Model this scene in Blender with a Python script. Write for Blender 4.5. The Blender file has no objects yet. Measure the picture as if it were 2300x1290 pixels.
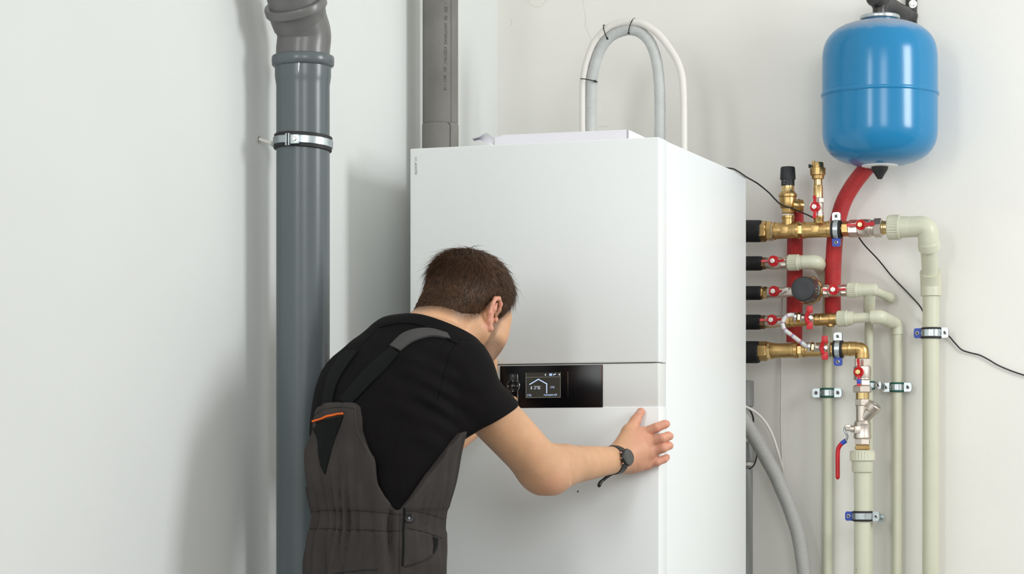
import bpy, bmesh, math, random
import numpy as np
from mathutils import Vector, Matrix
from mathutils.bvhtree import BVHTree

random.seed(7)
rng = np.random.default_rng(7)
scene = bpy.context.scene
col = scene.collection

# ------------------------------------------------------------------ camera, world, lights, exposure
F, CX, HY = 5382.0, 1150.0, 1030.0          # focal length in pixels, principal column, horizon row (2300 x 1290 frame)
CAM = Vector((0.0, 0.0, 1.15))
cd = bpy.data.cameras.new('camera')
cam = bpy.data.objects.new('camera', cd)
col.objects.link(cam)
cam.location = CAM
cam.rotation_euler = (math.radians(90), 0, 0)
cd.sensor_width = 36.0
cd.lens = F / 2300.0 * 36.0
cd.shift_y = (HY - 645.0) / 2300.0           # view camera: level, with the lens raised
cd.clip_end = 60
scene.camera = cam

world = bpy.data.worlds.new('World')
scene.world = world
world.use_nodes = True
bgn = world.node_tree.nodes['Background']
bgn.inputs['Color'].default_value = (1.0, 0.99, 0.95, 1)
bgn.inputs['Strength'].default_value = 0.76

def area_light(name, loc, target, sx, sy, power, color):
    ld = bpy.data.lights.new(name, 'AREA')
    ld.shape = 'RECTANGLE'
    ld.size, ld.size_y = sx, sy
    ld.energy = power
    ld.color = color
    ob = bpy.data.objects.new(name, ld)
    col.objects.link(ob)
    ob.location = loc
    d = Vector(target) - Vector(loc)
    ob.rotation_euler = d.to_track_quat('-Z', 'Y').to_euler()
    return ob

# tall daylight window on the right of the room, one far to the left; plus an added fill light behind the camera
area_light('window_light_right', (2.95, 4.1, 2.45), (0.0, 5.6, 1.5), 0.75, 1.2, 51.0, (0.96, 0.995, 1.0))
area_light('window_light_left', (-2.3, 0.6, 2.6), (0.1, 5.6, 1.3), 1.2, 1.7, 82.0, (0.97, 1.0, 1.0))
area_light('fill_light_front', (0.8, -0.5, 2.6), (0.1, 5.6, 1.3), 1.3, 1.7, 48.0, (0.98, 1.0, 1.0))

vs = scene.view_settings
vs.view_transform = 'Standard'
vs.look = 'None'
vs.exposure = 0.0
vs.gamma = 1.0
vs.use_curve_mapping = False

# ------------------------------------------------------------------ the two walls in plan
TH = math.radians(20.05)
CT, ST = math.cos(TH), math.sin(TH)
E1 = Vector((CT, -ST, 0))                    # along the back wall, to the right
E2 = Vector((ST, CT, 0))                     # along the left wall, away from the camera
UP = Vector((0, 0, 1))
NB = -E2                                     # back wall normal (into the room)
NL = E1                                      # left wall normal (into the room)
YC = 6.57
CORNER = Vector(((1117 - CX) / F * YC, YC, 0))

def ray(px, py):
    return Vector(((px - CX) / F, 1.0, (HY - py) / F))
def at(px, py, Y):
    return CAM + ray(px, py) * Y
def on_plane(px, py, p0, n):
    r = ray(px, py)
    t = (p0 - CAM).dot(n) / r.dot(n)
    return CAM + r * t
def B(px, py, o=0.0):                        # a point at distance o in front of the back wall
    return on_plane(px, py, CORNER + NB * o, NB)
def LW(px, py, o=0.0):                       # a point at distance o in front of the left wall
    return on_plane(px, py, CORNER + NL * o, NL)
def m_px(p, n=1.0):                          # n picture pixels at the depth of p, in metres
    return n * p.y / F

# ------------------------------------------------------------------ objects
WORLD_OFF = {}
def thing(name, label, cat, loc, group=None):
    o = bpy.data.objects.new(name, None)
    col.objects.link(o)
    o.empty_display_size = 0.03
    o.location = loc
    WORLD_OFF[o] = Vector(loc)
    o['label'] = label
    o['category'] = cat
    if group:
        o['group'] = group
    return o
def tag(o, label, cat, group=None):
    o['label'] = label
    o['category'] = cat
    if group:
        o['group'] = group
    return o

class MB:
    """collects geometry in world coordinates; build() makes ONE mesh object"""
    def __init__(self):
        self.v, self.f, self.uv = [], [], []
    def add(self, v, f, uv=None):
        n = len(self.v)
        self.v += [tuple(p) for p in v]
        for i, q in enumerate(f):
            self.f.append(tuple(n + k for k in q))
            self.uv.append(uv[i] if uv else [(0, 0)] * len(q))
        return self
    # --- shapes
    def box(self, c, ax, size, bev=0.0):
        x, y, z = [Vector(a).normalized() * s * 0.5 for a, s in zip(ax, size)]
        c = Vector(c)
        if bev <= 0:
            vs_ = [c + x * i + y * j + z * k for k in (-1, 1) for j in (-1, 1) for i in (-1, 1)]
            fs = [(0, 2, 3, 1), (4, 5, 7, 6), (0, 1, 5, 4), (2, 6, 7, 3), (0, 4, 6, 2), (1, 3, 7, 5)]
            return self.add(vs_, fs)
        bm = bmesh.new()
        bmesh.ops.create_cube(bm, size=2.0)
        for v in bm.verts:
            v.co = Vector((v.co.x * size[0] / 2, v.co.y * size[1] / 2, v.co.z * size[2] / 2))
        bmesh.ops.bevel(bm, geom=bm.edges[:], offset=bev, segments=3, profile=0.5, affect='EDGES')
        R = [Vector(a).normalized() for a in ax]
        bm.verts.index_update()
        vs_ = [c + R[0] * v.co.x + R[1] * v.co.y + R[2] * v.co.z for v in bm.verts]
        fs = [tuple(v.index for v in f.verts) for f in bm.faces]
        bm.free()
        return self.add(vs_, fs)
    def loft(self, rings, cap=True, close=False):
        """rings: list of equally long closed loops of points"""
        n = len(rings[0])
        vs_ = [p for r in rings for p in r]
        fs, uv = [], []
        m = len(rings)
        for i in range(m - 1 + (1 if close else 0)):
            a, b = i * n, ((i + 1) % m) * n
            for k in range(n):
                k2 = (k + 1) % n
                fs.append((a + k, a + k2, b + k2, b + k))
                uv.append([(k / n, i / m), ((k + 1) / n, i / m), ((k + 1) / n, (i + 1) / m), (k / n, (i + 1) / m)])
        if cap and not close:
            fs.append(tuple(range(n))[::-1]); uv.append([(0, 0)] * n)
            fs.append(tuple((m - 1) * n + k for k in range(n))); uv.append([(0, 0)] * n)
        return self.add(vs_, fs, uv)
    def lathe(self, p0, axis, prof, seg=32, cap=True, ribs=0, ribd=0.0, ribmask=None, ph=0.0, xdir=None):
        """prof: [(distance along axis, radius)]"""
        axis = Vector(axis).normalized()
        x = Vector(xdir) if xdir is not None else (UP if abs(axis.z) < 0.9 else Vector((0, -1, 0)))
        x = (x - axis * x.dot(axis)).normalized()
        y = axis.cross(x)
        rings = []
        for i, (t, r) in enumerate(prof):
            ring = []
            for k in range(seg):
                a = 2 * math.pi * k / seg + ph
                rr = r
                if ribs and (ribmask is None or ribmask[i]):
                    rr = r - ribd * (0.5 + 0.5 * math.cos(ribs * a)) ** 3
                ring.append(Vector(p0) + axis * t + (x * math.cos(a) + y * math.sin(a)) * rr)
            rings.append(ring)
        return self.loft(rings, cap)
    def tube(self, pts, rad, seg=16, cap=True, uvs=(1, 1), sq=1.0):
        """pts: list of Vectors, rad: number or list"""
        n = len(pts)
        if not hasattr(rad, '__len__'):
            rad = [rad] * n
        T = []
        for i in range(n):
            d = pts[min(i + 1, n - 1)] - pts[max(i - 1, 0)]
            T.append(d.normalized())
        x = Vector((0.13, -0.9, 0.31))
        x = (x - T[0] * x.dot(T[0])).normalized()
        rings, L, dist = [], 0.0, []
        for i in range(n):
            x = (x - T[i] * x.dot(T[i])).normalized()
            y = T[i].cross(x)
            if i:
                L += (pts[i] - pts[i - 1]).length
            dist.append(L)
            rings.append([pts[i] + (x * math.cos(2 * math.pi * k / seg) + y * math.sin(2 * math.pi * k / seg) * sq) * rad[i] for k in range(seg)])
        m0 = len(self.f)
        self.loft(rings, cap)
        q = m0
        for i in range(n - 1):
            for k in range(seg):
                self.uv[q] = [(k / seg * uvs[0], dist[i] * uvs[1]), ((k + 1) / seg * uvs[0], dist[i] * uvs[1]),
                              ((k + 1) / seg * uvs[0], dist[i + 1] * uvs[1]), (k / seg * uvs[0], dist[i + 1] * uvs[1])]
                q += 1
        return self
    def prism(self, poly, ext):
        ext = Vector(ext)
        n = len(poly)
        vs_ = [Vector(p) for p in poly] + [Vector(p) + ext for p in poly]
        fs = [tuple(range(n))[::-1], tuple(n + k for k in range(n))]
        fs += [(k, (k + 1) % n, n + (k + 1) % n, n + k) for k in range(n)]
        return self.add(vs_, fs)
    def ball(self, c, ax, rad, nu=20, nv=12):
        R = [Vector(a).normalized() for a in ax]
        rings = []
        for i in range(nv + 1):
            t = -math.pi / 2 + math.pi * i / nv
            t = max(-1.555, min(1.555, t))
            rings.append([Vector(c) + R[0] * rad[0] * math.cos(t) * math.cos(2 * math.pi * k / nu)
                          + R[1] * rad[1] * math.cos(t) * math.sin(2 * math.pi * k / nu)
                          + R[2] * rad[2] * math.sin(t) for k in range(nu)])
        return self.loft(rings, True)
    # --- finish
    def build(self, name, mat, parent=None, smooth=35.0, label=None):
        me = bpy.data.meshes.new(name)
        if parent is not None:
            off = WORLD_OFF[parent]
        else:
            a = np.array(self.v)
            lo, hi = a.min(0), a.max(0)
            off = Vector(((lo[0] + hi[0]) / 2, (lo[1] + hi[1]) / 2, lo[2]))
        me.from_pydata([(p[0] - off.x, p[1] - off.y, p[2] - off.z) for p in self.v], [], self.f)
        uvl = me.uv_layers.new(name='UVMap')
        flat = [c for q in self.uv for p in q for c in p]
        uvl.data.foreach_set('uv', flat)
        bm = bmesh.new(); bm.from_mesh(me)
        bmesh.ops.recalc_face_normals(bm, faces=bm.faces[:])
        bm.to_mesh(me); bm.free()
        if smooth:
            me.polygons.foreach_set('use_smooth', [True] * len(me.polygons))
            me.set_sharp_from_angle(angle=math.radians(smooth))
        me.materials.append(M[mat])
        o = bpy.data.objects.new(name, me)
        col.objects.link(o)
        if parent is not None:
            o.parent = parent
            WORLD_OFF[o] = Vector(off)
        else:
            o.location = off
            WORLD_OFF[o] = Vector(off)
        if label:
            o['label'] = label
        return o

def spline(pts, n=8):
    """Catmull-Rom through Vectors"""
    P = [pts[0] * 2 - pts[1]] + list(pts) + [pts[-1] * 2 - pts[-2]]
    out = []
    for i in range(1, len(P) - 2):
        for k in range(n):
            t = k / n
            a, b, c, d = P[i - 1], P[i], P[i + 1], P[i + 2]
            out.append(0.5 * ((2 * b) + (c - a) * t + (2 * a - 5 * b + 4 * c - d) * t * t + (3 * b - a - 3 * c + d) * t ** 3))
    out.append(pts[-1])
    return out
def arc_path(corner_pts, r, n=8):
    """polyline with rounded corners"""
    out = [corner_pts[0]]
    for i in range(1, len(corner_pts) - 1):
        a, b, c = corner_pts[i - 1], corner_pts[i], corner_pts[i + 1]
        d1, d2 = (a - b), (c - b)
        rr = min(r, d1.length * 0.49, d2.length * 0.49)
        s, e = b + d1.normalized() * rr, b + d2.normalized() * rr
        for k in range(n + 1):
            t = k / n
            out.append(s * (1 - t) ** 2 + b * 2 * t * (1 - t) + e * t * t)
    out.append(corner_pts[-1])
    return out

# ------------------------------------------------------------------ materials (all procedural)
M = {}
def mat(name, color, rough=0.5, metal=0.0, spec=0.5, var=0.0, vscale=8.0, bump=0.0, bscale=60.0, coat=0.0,
        bdist=0.002, sss=0.0, dark=None, detail=4.0, aniso=0.0, sheen=0.0, emit=None, estr=1.0, alpha=1.0, trans=0.0):
    m = bpy.data.materials.new(name)
    m.use_nodes = True
    nt = m.node_tree
    b = nt.nodes['Principled BSDF']
    b.inputs['Roughness'].default_value = rough
    b.inputs['Metallic'].default_value = metal
    b.inputs['Specular IOR Level'].default_value = spec
    b.inputs['Coat Weight'].default_value = coat
    b.inputs['Coat Roughness'].default_value = 0.08
    b.inputs['Sheen Weight'].default_value = sheen
    b.inputs['Alpha'].default_value = alpha
    b.inputs['Transmission Weight'].default_value = trans
    if sss:
        b.inputs['Subsurface Weight'].default_value = sss
        b.inputs['Subsurface Radius'].default_value = (0.012, 0.005, 0.003)
        b.inputs['Subsurface Scale'].default_value = 1.0
    if emit:
        b.inputs['Emission Color'].default_value = (*emit, 1)
        b.inputs['Emission Strength'].default_value = estr
    tc = nt.nodes.new('ShaderNodeTexCoord')
    no = nt.nodes.new('ShaderNodeTexNoise')
    no.inputs['Scale'].default_value = vscale
    no.inputs['Detail'].default_value = detail
    nt.links.new(tc.outputs['Object'], no.inputs['Vector'])
    mx = nt.nodes.new('ShaderNodeMix')
    mx.data_type = 'RGBA'
    c2 = dark if dark else tuple(c * (1 - var) for c in color)
    mx.inputs['A'].default_value = (*color, 1)
    mx.inputs['B'].default_value = (*c2, 1)
    rp = nt.nodes.new('ShaderNodeMapRange')
    rp.inputs['From Min'].default_value = 0.35
    rp.inputs['From Max'].default_value = 0.7
    nt.links.new(no.outputs['Fac'], rp.inputs['Value'])
    nt.links.new(rp.outputs['Result'], mx.inputs['Factor'])
    nt.links.new(mx.outputs['Result'], b.inputs['Base Color'])
    if bump:
        nb = nt.nodes.new('ShaderNodeTexNoise')
        nb.inputs['Scale'].default_value = bscale
        nb.inputs['Detail'].default_value = 5
        nt.links.new(tc.outputs['Object'], nb.inputs['Vector'])
        bp = nt.nodes.new('ShaderNodeBump')
        bp.inputs['Strength'].default_value = bump
        bp.inputs['Distance'].default_value = bdist
        nt.links.new(nb.outputs['Fac'], bp.inputs['Height'])
        nt.links.new(bp.outputs['Normal'], b.inputs['Normal'])
    M[name] = m
    return m

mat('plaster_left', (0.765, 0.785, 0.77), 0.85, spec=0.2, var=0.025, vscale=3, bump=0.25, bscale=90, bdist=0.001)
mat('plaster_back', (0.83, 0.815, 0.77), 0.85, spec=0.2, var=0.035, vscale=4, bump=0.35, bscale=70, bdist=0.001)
mat('screed', (0.27, 0.26, 0.25), 0.7, var=0.2, vscale=6, bump=0.3, bscale=40)
mat('hairline', (0.62, 0.60, 0.54), 0.9)
mat('pvc_grey', (0.108, 0.130, 0.140), 0.27, spec=0.5, var=0.08, vscale=5, bump=0.08, bscale=9, bdist=0.004)
mat('pvc_grey_warm', (0.15, 0.148, 0.145), 0.30, spec=0.5, var=0.08, vscale=6)
mat('foam_grey', (0.225, 0.218, 0.20), 0.75, spec=0.25, var=0.15, vscale=14, bump=0.5, bscale=260, bdist=0.001)
mat('print_grey', (0.075, 0.08, 0.075), 0.8)
mat('zinc', (0.54, 0.60, 0.62), 0.28, metal=1.0, var=0.12, vscale=60, bump=0.15, bscale=120, bdist=0.001)
mat('rubber', (0.018, 0.018, 0.019), 0.55, spec=0.4, var=0.2, vscale=20)
mat('rubber_green', (0.008, 0.105, 0.072), 0.5, spec=0.4, var=0.2, vscale=20)
mat('plastic_blue', (0.022, 0.065, 0.44), 0.38, spec=0.5, var=0.1)
mat('cabinet_white', (0.835, 0.86, 0.86), 0.38, spec=0.45, var=0.012, vscale=2)
mat('cabinet_front', (0.76, 0.78, 0.775), 0.40, spec=0.45, var=0.012, vscale=2)
mat('cabinet_strip', (0.74, 0.75, 0.73), 0.42, spec=0.4, var=0.012, vscale=2)
mat('gap_dark', (0.10, 0.085, 0.07), 0.8)
mat('print_dark', (0.05, 0.055, 0.06), 0.5)
mat('black_glass', (0.004, 0.004, 0.005), 0.24, spec=0.28, var=0.0)
mat('black_key', (0.006, 0.006, 0.007), 0.18, spec=0.6)
mat('chrome', (0.80, 0.80, 0.78), 0.12, metal=1.0)
mat('lcd', (0.03, 0.029, 0.024), 0.25, emit=(0.040, 0.038, 0.030), estr=0.55)
mat('lcd_ink', (0.5, 0.6, 0.9), 0.4, emit=(0.50, 0.66, 1.0), estr=0.85)
mat('lcd_white', (0.6, 0.65, 0.8), 0.4, emit=(0.80, 0.86, 1.0), estr=0.75)
mat('lcd_dim', (0.2, 0.2, 0.17), 0.4, emit=(0.30, 0.29, 0.25), estr=0.6)
mat('key_print', (0.5, 0.5, 0.48), 0.5)
mat('tank_blue', (0.013, 0.205, 0.43), 0.20, spec=0.45, var=0.06, vscale=6)
mat('card_white', (0.80, 0.785, 0.84), 0.6, spec=0.3, var=0.03, vscale=9, bump=0.15, bscale=18, bdist=0.004)
mat('cable_white', (0.76, 0.735, 0.69), 0.42, spec=0.4, var=0.05, vscale=12)
mat('cable_black', (0.008, 0.008, 0.009), 0.4, spec=0.4)
mat('cast_black', (0.028, 0.026, 0.026), 0.35, spec=0.6, var=0.3, vscale=30, bump=0.25, bscale=50)
mat('brass', (0.60, 0.40, 0.165), 0.33, metal=1.0, var=0.22, vscale=30, bump=0.25, bscale=160, bdist=0.0008)
mat('brass_bright', (0.76, 0.55, 0.26), 0.20, metal=1.0, var=0.12, vscale=40)
mat('brass_dark', (0.30, 0.18, 0.10), 0.38, metal=1.0, var=0.25, vscale=30)
mat('nickel', (0.70, 0.63, 0.56), 0.34, metal=1.0, var=0.12, vscale=40, bump=0.2, bscale=140, bdist=0.0008)
mat('steel_bright', (0.85, 0.85, 0.83), 0.22, metal=1.0, var=0.08, vscale=60)
mat('red_plastic', (0.58, 0.010, 0.018), 0.32, spec=0.5, var=0.12, vscale=30)
mat('ppr', (0.60, 0.60, 0.465), 0.38, spec=0.45, var=0.05, vscale=12, bump=0.1, bscale=60)
mat('foam_black', (0.013, 0.014, 0.015), 0.62, spec=0.35, var=0.5, vscale=40, bump=0.4, bscale=120)
mat('box_grey', (0.33, 0.34, 0.34), 0.5, var=0.05)
mat('corrugated', (0.46, 0.455, 0.44), 0.45, spec=0.4, var=0.06)
mat('pump_black', (0.016, 0.018, 0.021), 0.42, spec=0.45)
mat('pump_grey', (0.055, 0.048, 0.042), 0.25, spec=0.5, var=0.2, vscale=20)
mat('sticker', (0.45, 0.45, 0.42), 0.35, metal=0.3, var=0.5, vscale=120)
mat('clear_hose', (0.85, 0.86, 0.86), 0.12, spec=0.6, trans=0.35, var=0.05)
mat('flax', (0.50, 0.44, 0.33), 0.8, var=0.3, vscale=80)

def weave(m, strength, dist):
    """knitted sleeve: small raised cells laid out along the tube's own UVs"""
    nt = m.node_tree
    b = nt.nodes['Principled BSDF']
    uv = nt.nodes.new('ShaderNodeTexCoord')
    br = nt.nodes.new('ShaderNodeTexVoronoi')
    br.inputs['Scale'].default_value = 1.0
    br.inputs['Randomness'].default_value = 0.15
    nt.links.new(uv.outputs['UV'], br.inputs['Vector'])
    bp_ = nt.nodes.new('ShaderNodeBump')
    bp_.inputs['Strength'].default_value = strength
    bp_.inputs['Distance'].default_value = dist
    nt.links.new(br.outputs['Distance'], bp_.inputs['Height'])
    nt.links.new(bp_.outputs['Normal'], b.inputs['Normal'])
weave(mat('red_sleeve', (0.53, 0.024, 0.028), 0.38, spec=0.5, var=0.25, vscale=18), 0.75, 0.0022)
weave(mat('hose_grey', (0.60, 0.615, 0.605), 0.6, spec=0.35, var=0.16, vscale=16), 0.8, 0.0018)
mat('crack', (0.70, 0.68, 0.62), 0.9)

def dusty_tank():
    m = M['tank_blue']
    nt = m.node_tree; b = nt.nodes['Principled BSDF']
    src = b.inputs['Base Color'].links[0].from_socket
    ge = nt.nodes.new('ShaderNodeNewGeometry'); sp = nt.nodes.new('ShaderNodeSeparateXYZ')
    nt.links.new(ge.outputs['Normal'], sp.inputs[0])
    no = nt.nodes.new('ShaderNodeTexNoise'); no.inputs['Scale'].default_value = 30; no.inputs['Detail'].default_value = 6
    tc = nt.nodes.new('ShaderNodeTexCoord'); nt.links.new(tc.outputs['Object'], no.inputs['Vector'])
    ad = nt.nodes.new('ShaderNodeMath'); ad.operation = 'MULTIPLY_ADD'; ad.inputs[1].default_value = 0.25
    nt.links.new(no.outputs['Fac'], ad.inputs[0]); nt.links.new(sp.outputs['Z'], ad.inputs[2])
    mr = nt.nodes.new('ShaderNodeMapRange'); mr.inputs['From Min'].default_value = 0.72; mr.inputs['From Max'].default_value = 1.12; mr.inputs['To Max'].default_value = 0.75
    nt.links.new(ad.outputs[0], mr.inputs['Value'])
    mx = nt.nodes.new('ShaderNodeMix'); mx.data_type = 'RGBA'; mx.inputs['B'].default_value = (0.47, 0.45, 0.46, 1)
    nt.links.new(mr.outputs['Result'], mx.inputs['Factor']); nt.links.new(src, mx.inputs['A'])
    nt.links.new(mx.outputs['Result'], b.inputs['Base Color'])
    ro = nt.nodes.new('ShaderNodeMapRange'); ro.inputs['To Min'].default_value = 0.2; ro.inputs['To Max'].default_value = 0.7
    nt.links.new(mr.outputs['Result'], ro.inputs['Value']); nt.links.new(ro.outputs['Result'], b.inputs['Roughness'])
dusty_tank()                                            # settled dust on the upward-facing dome

# ------------------------------------------------------------------ the setting
def wall(name, p0, p1, inward, z0, z1, thick, m):
    mb = MB()
    d = (p1 - p0)
    c = (p0 + p1) / 2 - inward * thick / 2
    mb.box((c.x, c.y, (z0 + z1) / 2), (d, inward, UP), (d.length, thick, z1 - z0))
    o = mb.build(name, m, smooth=None)
    o['kind'] = 'structure'
    return o
wb = wall('wall_back', CORNER - E1 * 0.12, CORNER + E1 * 3.4, NB, 0, 3.3, 0.12, 'plaster_back')
wl = wall('wall_left', CORNER - E2 * 6.2, CORNER, NL, 0, 3.3, 0.12, 'plaster_left')
fl = MB().box((0.3, 3.2, -0.05), ((1, 0, 0), (0, 1, 0), UP), (9, 9, 0.1)).build('floor', 'screed', smooth=None)
fl['kind'] = 'structure'
for pts in ([(1310, -6), (1312, 16), (1315, 34), (1316, 52), (1314, 57), (1321, 70), (1326, 84), (1329, 92)],
            [(1183, -5), (1190, 8), (1200, 14), (1213, 15), (1222, 7), (1231, -3)], [(1146, 42), (1150, 52), (1146, 58)],
            [(1345, 284), (1356, 283), (1366, 284)]):
    w = MB().tube(spline([B(x, y, 0.0002) for x, y in pts], 3), 0.0006, 5).build('hairline_crack', 'crack', wb)
# ------------------------------------------------------------------ more helpers
def ring_mesh(mb, p0, axis, prof, seg=48, xdir=None):
    """prof: closed polygon [(t, r)] turned round the axis"""
    axis = Vector(axis).normalized()
    x = Vector(xdir) if xdir is not None else (UP if abs(axis.z) < 0.9 else Vector((0, -1, 0)))
    x = (x - axis * x.dot(axis)).normalized()
    y = axis.cross(x)
    rings = []
    for k in range(seg):
        a = 2 * math.pi * k / seg
        d = x * math.cos(a) + y * math.sin(a)
        rings.append([Vector(p0) + axis * t + d * r for t, r in prof])
    mb.loft(rings, cap=False, close=True)
    return mb
def rect_prof(h, ri, ro):
    e = min(h, ro - ri) * 0.25
    return [(-h / 2, ri), (-h / 2, ro - e), (-h / 2 + e, ro), (h / 2 - e, ro), (h / 2, ro - e), (h / 2, ri)]

def text_mesh(name, body, c, xdir, ydir, h, m, parent, stretch=1.0):
    cu = bpy.data.curves.new(name, 'FONT')
    cu.body = body
    cu.size = 1.0
    cu.align_x = 'CENTER'
    cu.align_y = 'CENTER'
    cu.resolution_u = 2
    ob = bpy.data.objects.new(name + '_tmp', cu)
    col.objects.link(ob)
    dg = bpy.context.evaluated_depsgraph_get()
    dg.update()
    me = bpy.data.meshes.new_from_object(ob.evaluated_get(dg))
    vs_ = [Vector(c) + Vector(xdir) * v.co.x * h * stretch + Vector(ydir) * v.co.y * h for v in me.vertices]
    fs = [tuple(p.vertices) for p in me.polygons]
    bpy.data.objects.remove(ob)
    bpy.data.curves.remove(cu)
    bpy.data.meshes.remove(me)
    return MB().add(vs_, fs).build(name, m, parent, smooth=None)

# ------------------------------------------------------------------ grey drain pipe on the left wall
Q = LW(680.5, 600, 0.106)
PX, PY = Q.x, Q.y
def vz(y, Y):
    return CAM.z + (HY - y) / F * Y
def vp(y):
    return Vector((PX, PY, vz(y, PY)))
k = PY / F
root = thing('drain_pipe', 'thick grey plastic drain pipe with an elbow, running up the left wall', 'pipe', (PX, PY, 0))
r0 = 60.0 * k
H = lambda y: vz(y, PY)
MB().lathe((PX, PY, 0), UP, [(0, r0), (H(194), r0), (H(183), 61.5 * k), (H(172), 63 * k), (H(150), 63.2 * k)], 64).build('pipe', 'pvc_grey', root)
MB().lathe((PX, PY, 0), UP, [(H(152), 63 * k), (H(150), 67 * k), (H(147), 69.5 * k), (H(139), 70.3 * k), (H(130), 70.0 * k), (H(127), 68.5 * k), (H(125), 64 * k), (H(125), 55 * k)], 64).build('socket_collar', 'pvc_grey', root)
# elbow: up and forward, away from the wall and to the left
u = Vector((-0.20, -0.46, 0.86)).normalized()
pb = vp(78)
up_end = pb + u * (64 * k)
path = [vp(132), vp(122), vp(112)] + arc_path([vp(108), pb + Vector((0.004, 0, 0)), up_end], 40 * k, 10)[1:]
MB().tube(path, [60.5 * k] * len(path), 64).build('elbow', 'pvc_grey_warm', root)
ub = pb + u * (50 * k)
MB().lathe(ub, u, [(-28 * k, 60.8 * k), (-10 * k, 63 * k), (0, 64 * k), (6 * k, 68 * k), (9 * k, 70.5 * k), (22 * k, 71 * k), (27 * k, 69 * k), (28 * k, 64 * k), (27.0 * k, 60 * k)], 64).build('socket_ring', 'pvc_grey_warm', root)
MB().lathe(ub, u, [(20 * k, 59 * k), (60 * k, 59 * k), (300 * k, 59 * k)], 64).build('upper_pipe', 'pvc_grey_warm', root)
# mould line and label ridge
MB().tube(spline([at(671.5, 137, PY - 63.0 * k), at(671, 150, PY - 62.6 * k), at(670.5, 163, PY - 62.4 * k)], 4), [1.8 * k] * 4 + [1.4 * k] * 3 + [0.8 * k, 0.5 * k], 8).build('paint_drip', 'cabinet_white', root)

# clamp
tilt = (UP + Vector((0.05, 0.03, 0))).normalized()
cc = vp(322)
root = thing('pipe_clamp', 'large steel clamp with black rubber lining round the grey drain pipe', 'clamp', cc)
mb = MB(); ring_mesh(mb, cc, tilt, rect_prof(33 * k, 60.2 * k, 65.5 * k), 72); mb.build('rubber_lining', 'rubber', root)
mb = MB(); ring_mesh(mb, cc, tilt, rect_prof(17 * k, 65 * k, 67.5 * k), 72); mb.build('steel_band', 'zinc', root)
fx = E1.copy(); ang = math.radians(248)
def rimp(a, rr, dz=0.0):
    return cc + Vector((math.cos(a), math.sin(a), 0)) * rr + tilt * dz - Vector((0, 0, 1)) * 0.0
for da, nm in ((-0.05, 'clamp_flange'), (0.04, 'clamp_flange')):
    a = ang + da
    d = Vector((math.cos(a), math.sin(a), 0)); t = Vector((-math.sin(a), math.cos(a), 0))
    MB().box(rimp(a, 71 * k), (t, d, UP), (4 * k, 11 * k, 27 * k), 0.6 * k).build(nm, 'zinc', root)
a = ang + 0.22
d = Vector((math.cos(a), math.sin(a), 0)); t = Vector((-math.sin(a), math.cos(a), 0))
MB().box(rimp(a, 71.5 * k), (t, d, UP), (20 * k, 9 * k, 21 * k), 1.2 * k).build('bolt_block', 'zinc', root)
MB().lathe(rimp(a, 75 * k), d, [(0, 5.5 * k), (2.5 * k, 5 * k), (4 * k, 3 * k)], 18).build('bolt_head', 'steel_bright', root)
w0 = LW(581, 313, 0.0)
e = cc - NL * (64 * k)
e = Vector((e.x, e.y, cc.z - 1 * k))
MB().tube([w0 + NL * 0.001, e], 4.2 * k, 14).build('wall_rod', 'cable_white', root)
MB().tube([w0 + (e - w0) * 0.74, e + NL * 0.002], 7 * k, 6).build('rod_nut', 'zinc', root)
MB().lathe(w0 + NL * 0.0003, NL, [(0, 10 * k), (0.0012, 8.5 * k), (0.0005, 6 * k)], 15).build('plaster_chip', 'hairline', root)
MB().lathe(w0 + NL * 0.0006, NL, [(0, 5.5 * k), (0.0006, 5.5 * k)], 15).build('drill_hole', 'gap_dark', root)

# ------------------------------------------------------------------ foam-clad pipe beside the cabinet
Q = LW(989, 200, 0.078)
FX, FY = Q.x, Q.y
k = FY / F
H = lambda y: vz(y, FY)
root = thing('insulated_pipe', 'pipe in dark grey foam insulation rising behind the white cabinet', 'pipe', (FX, FY, 0))
MB().lathe((FX, FY, 0), UP, [(0, 41 * k), (H(281), 41 * k), (H(279.5), 40 * k), (H(279.5), 30 * k)], 48).build('lower_sleeve', 'foam_grey', root)
MB().lathe((FX, FY, 0), UP, [(H(279), 30 * k), (H(279), 39.2 * k), (H(277), 40 * k), (3.25, 40 * k)], 48).build('upper_sleeve', 'foam_grey', root)
def foam_pt(px, py, r):
    # point on the sleeve surface seen at px,py
    dx = (px - 989) * k
    dy = -math.sqrt(max(0, (r * k) ** 2 - dx * dx))
    return Vector((FX + dx, FY + dy, vz(py, FY + dy)))
MB().tube([foam_pt(1012, 345, 41), foam_pt(1012, 300, 41), foam_pt(1012.5, 284, 41), foam_pt(1011, 278, 41), foam_pt(1007, 276, 41)], 1.2 * k, 6).build('sleeve_slit', 'print_grey', root)
MB().tube([foam_pt(1014, 277, 40), foam_pt(1014, 140, 40), foam_pt(1014, -10, 40)], 0.7 * k, 6).build('sleeve_seam', 'print_grey', root)
tx = foam_pt(1001, 100, 40.6)
d1 = Vector((-(tx.y - FY), tx.x - FX, 0)).normalized()
for y, s, hh in ((17, '0SS  -', 7.5), (40, '60', 8), (76, 'ZAMKITION', 7), (111, 'C4', 7.5), (130, '1/4TTZ', 7), (156, '10L', 7.5), (186, 'EI + 1/40', 7.5)):
    text_mesh('printed_mark', s, foam_pt(1001.5 - (y - 100) * 0.012, y, 40.5), Vector((0, 0, 1)), Vector((d1.x, d1.y, 0)), hh * k * 1.25, 'print_grey', root)

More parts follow.
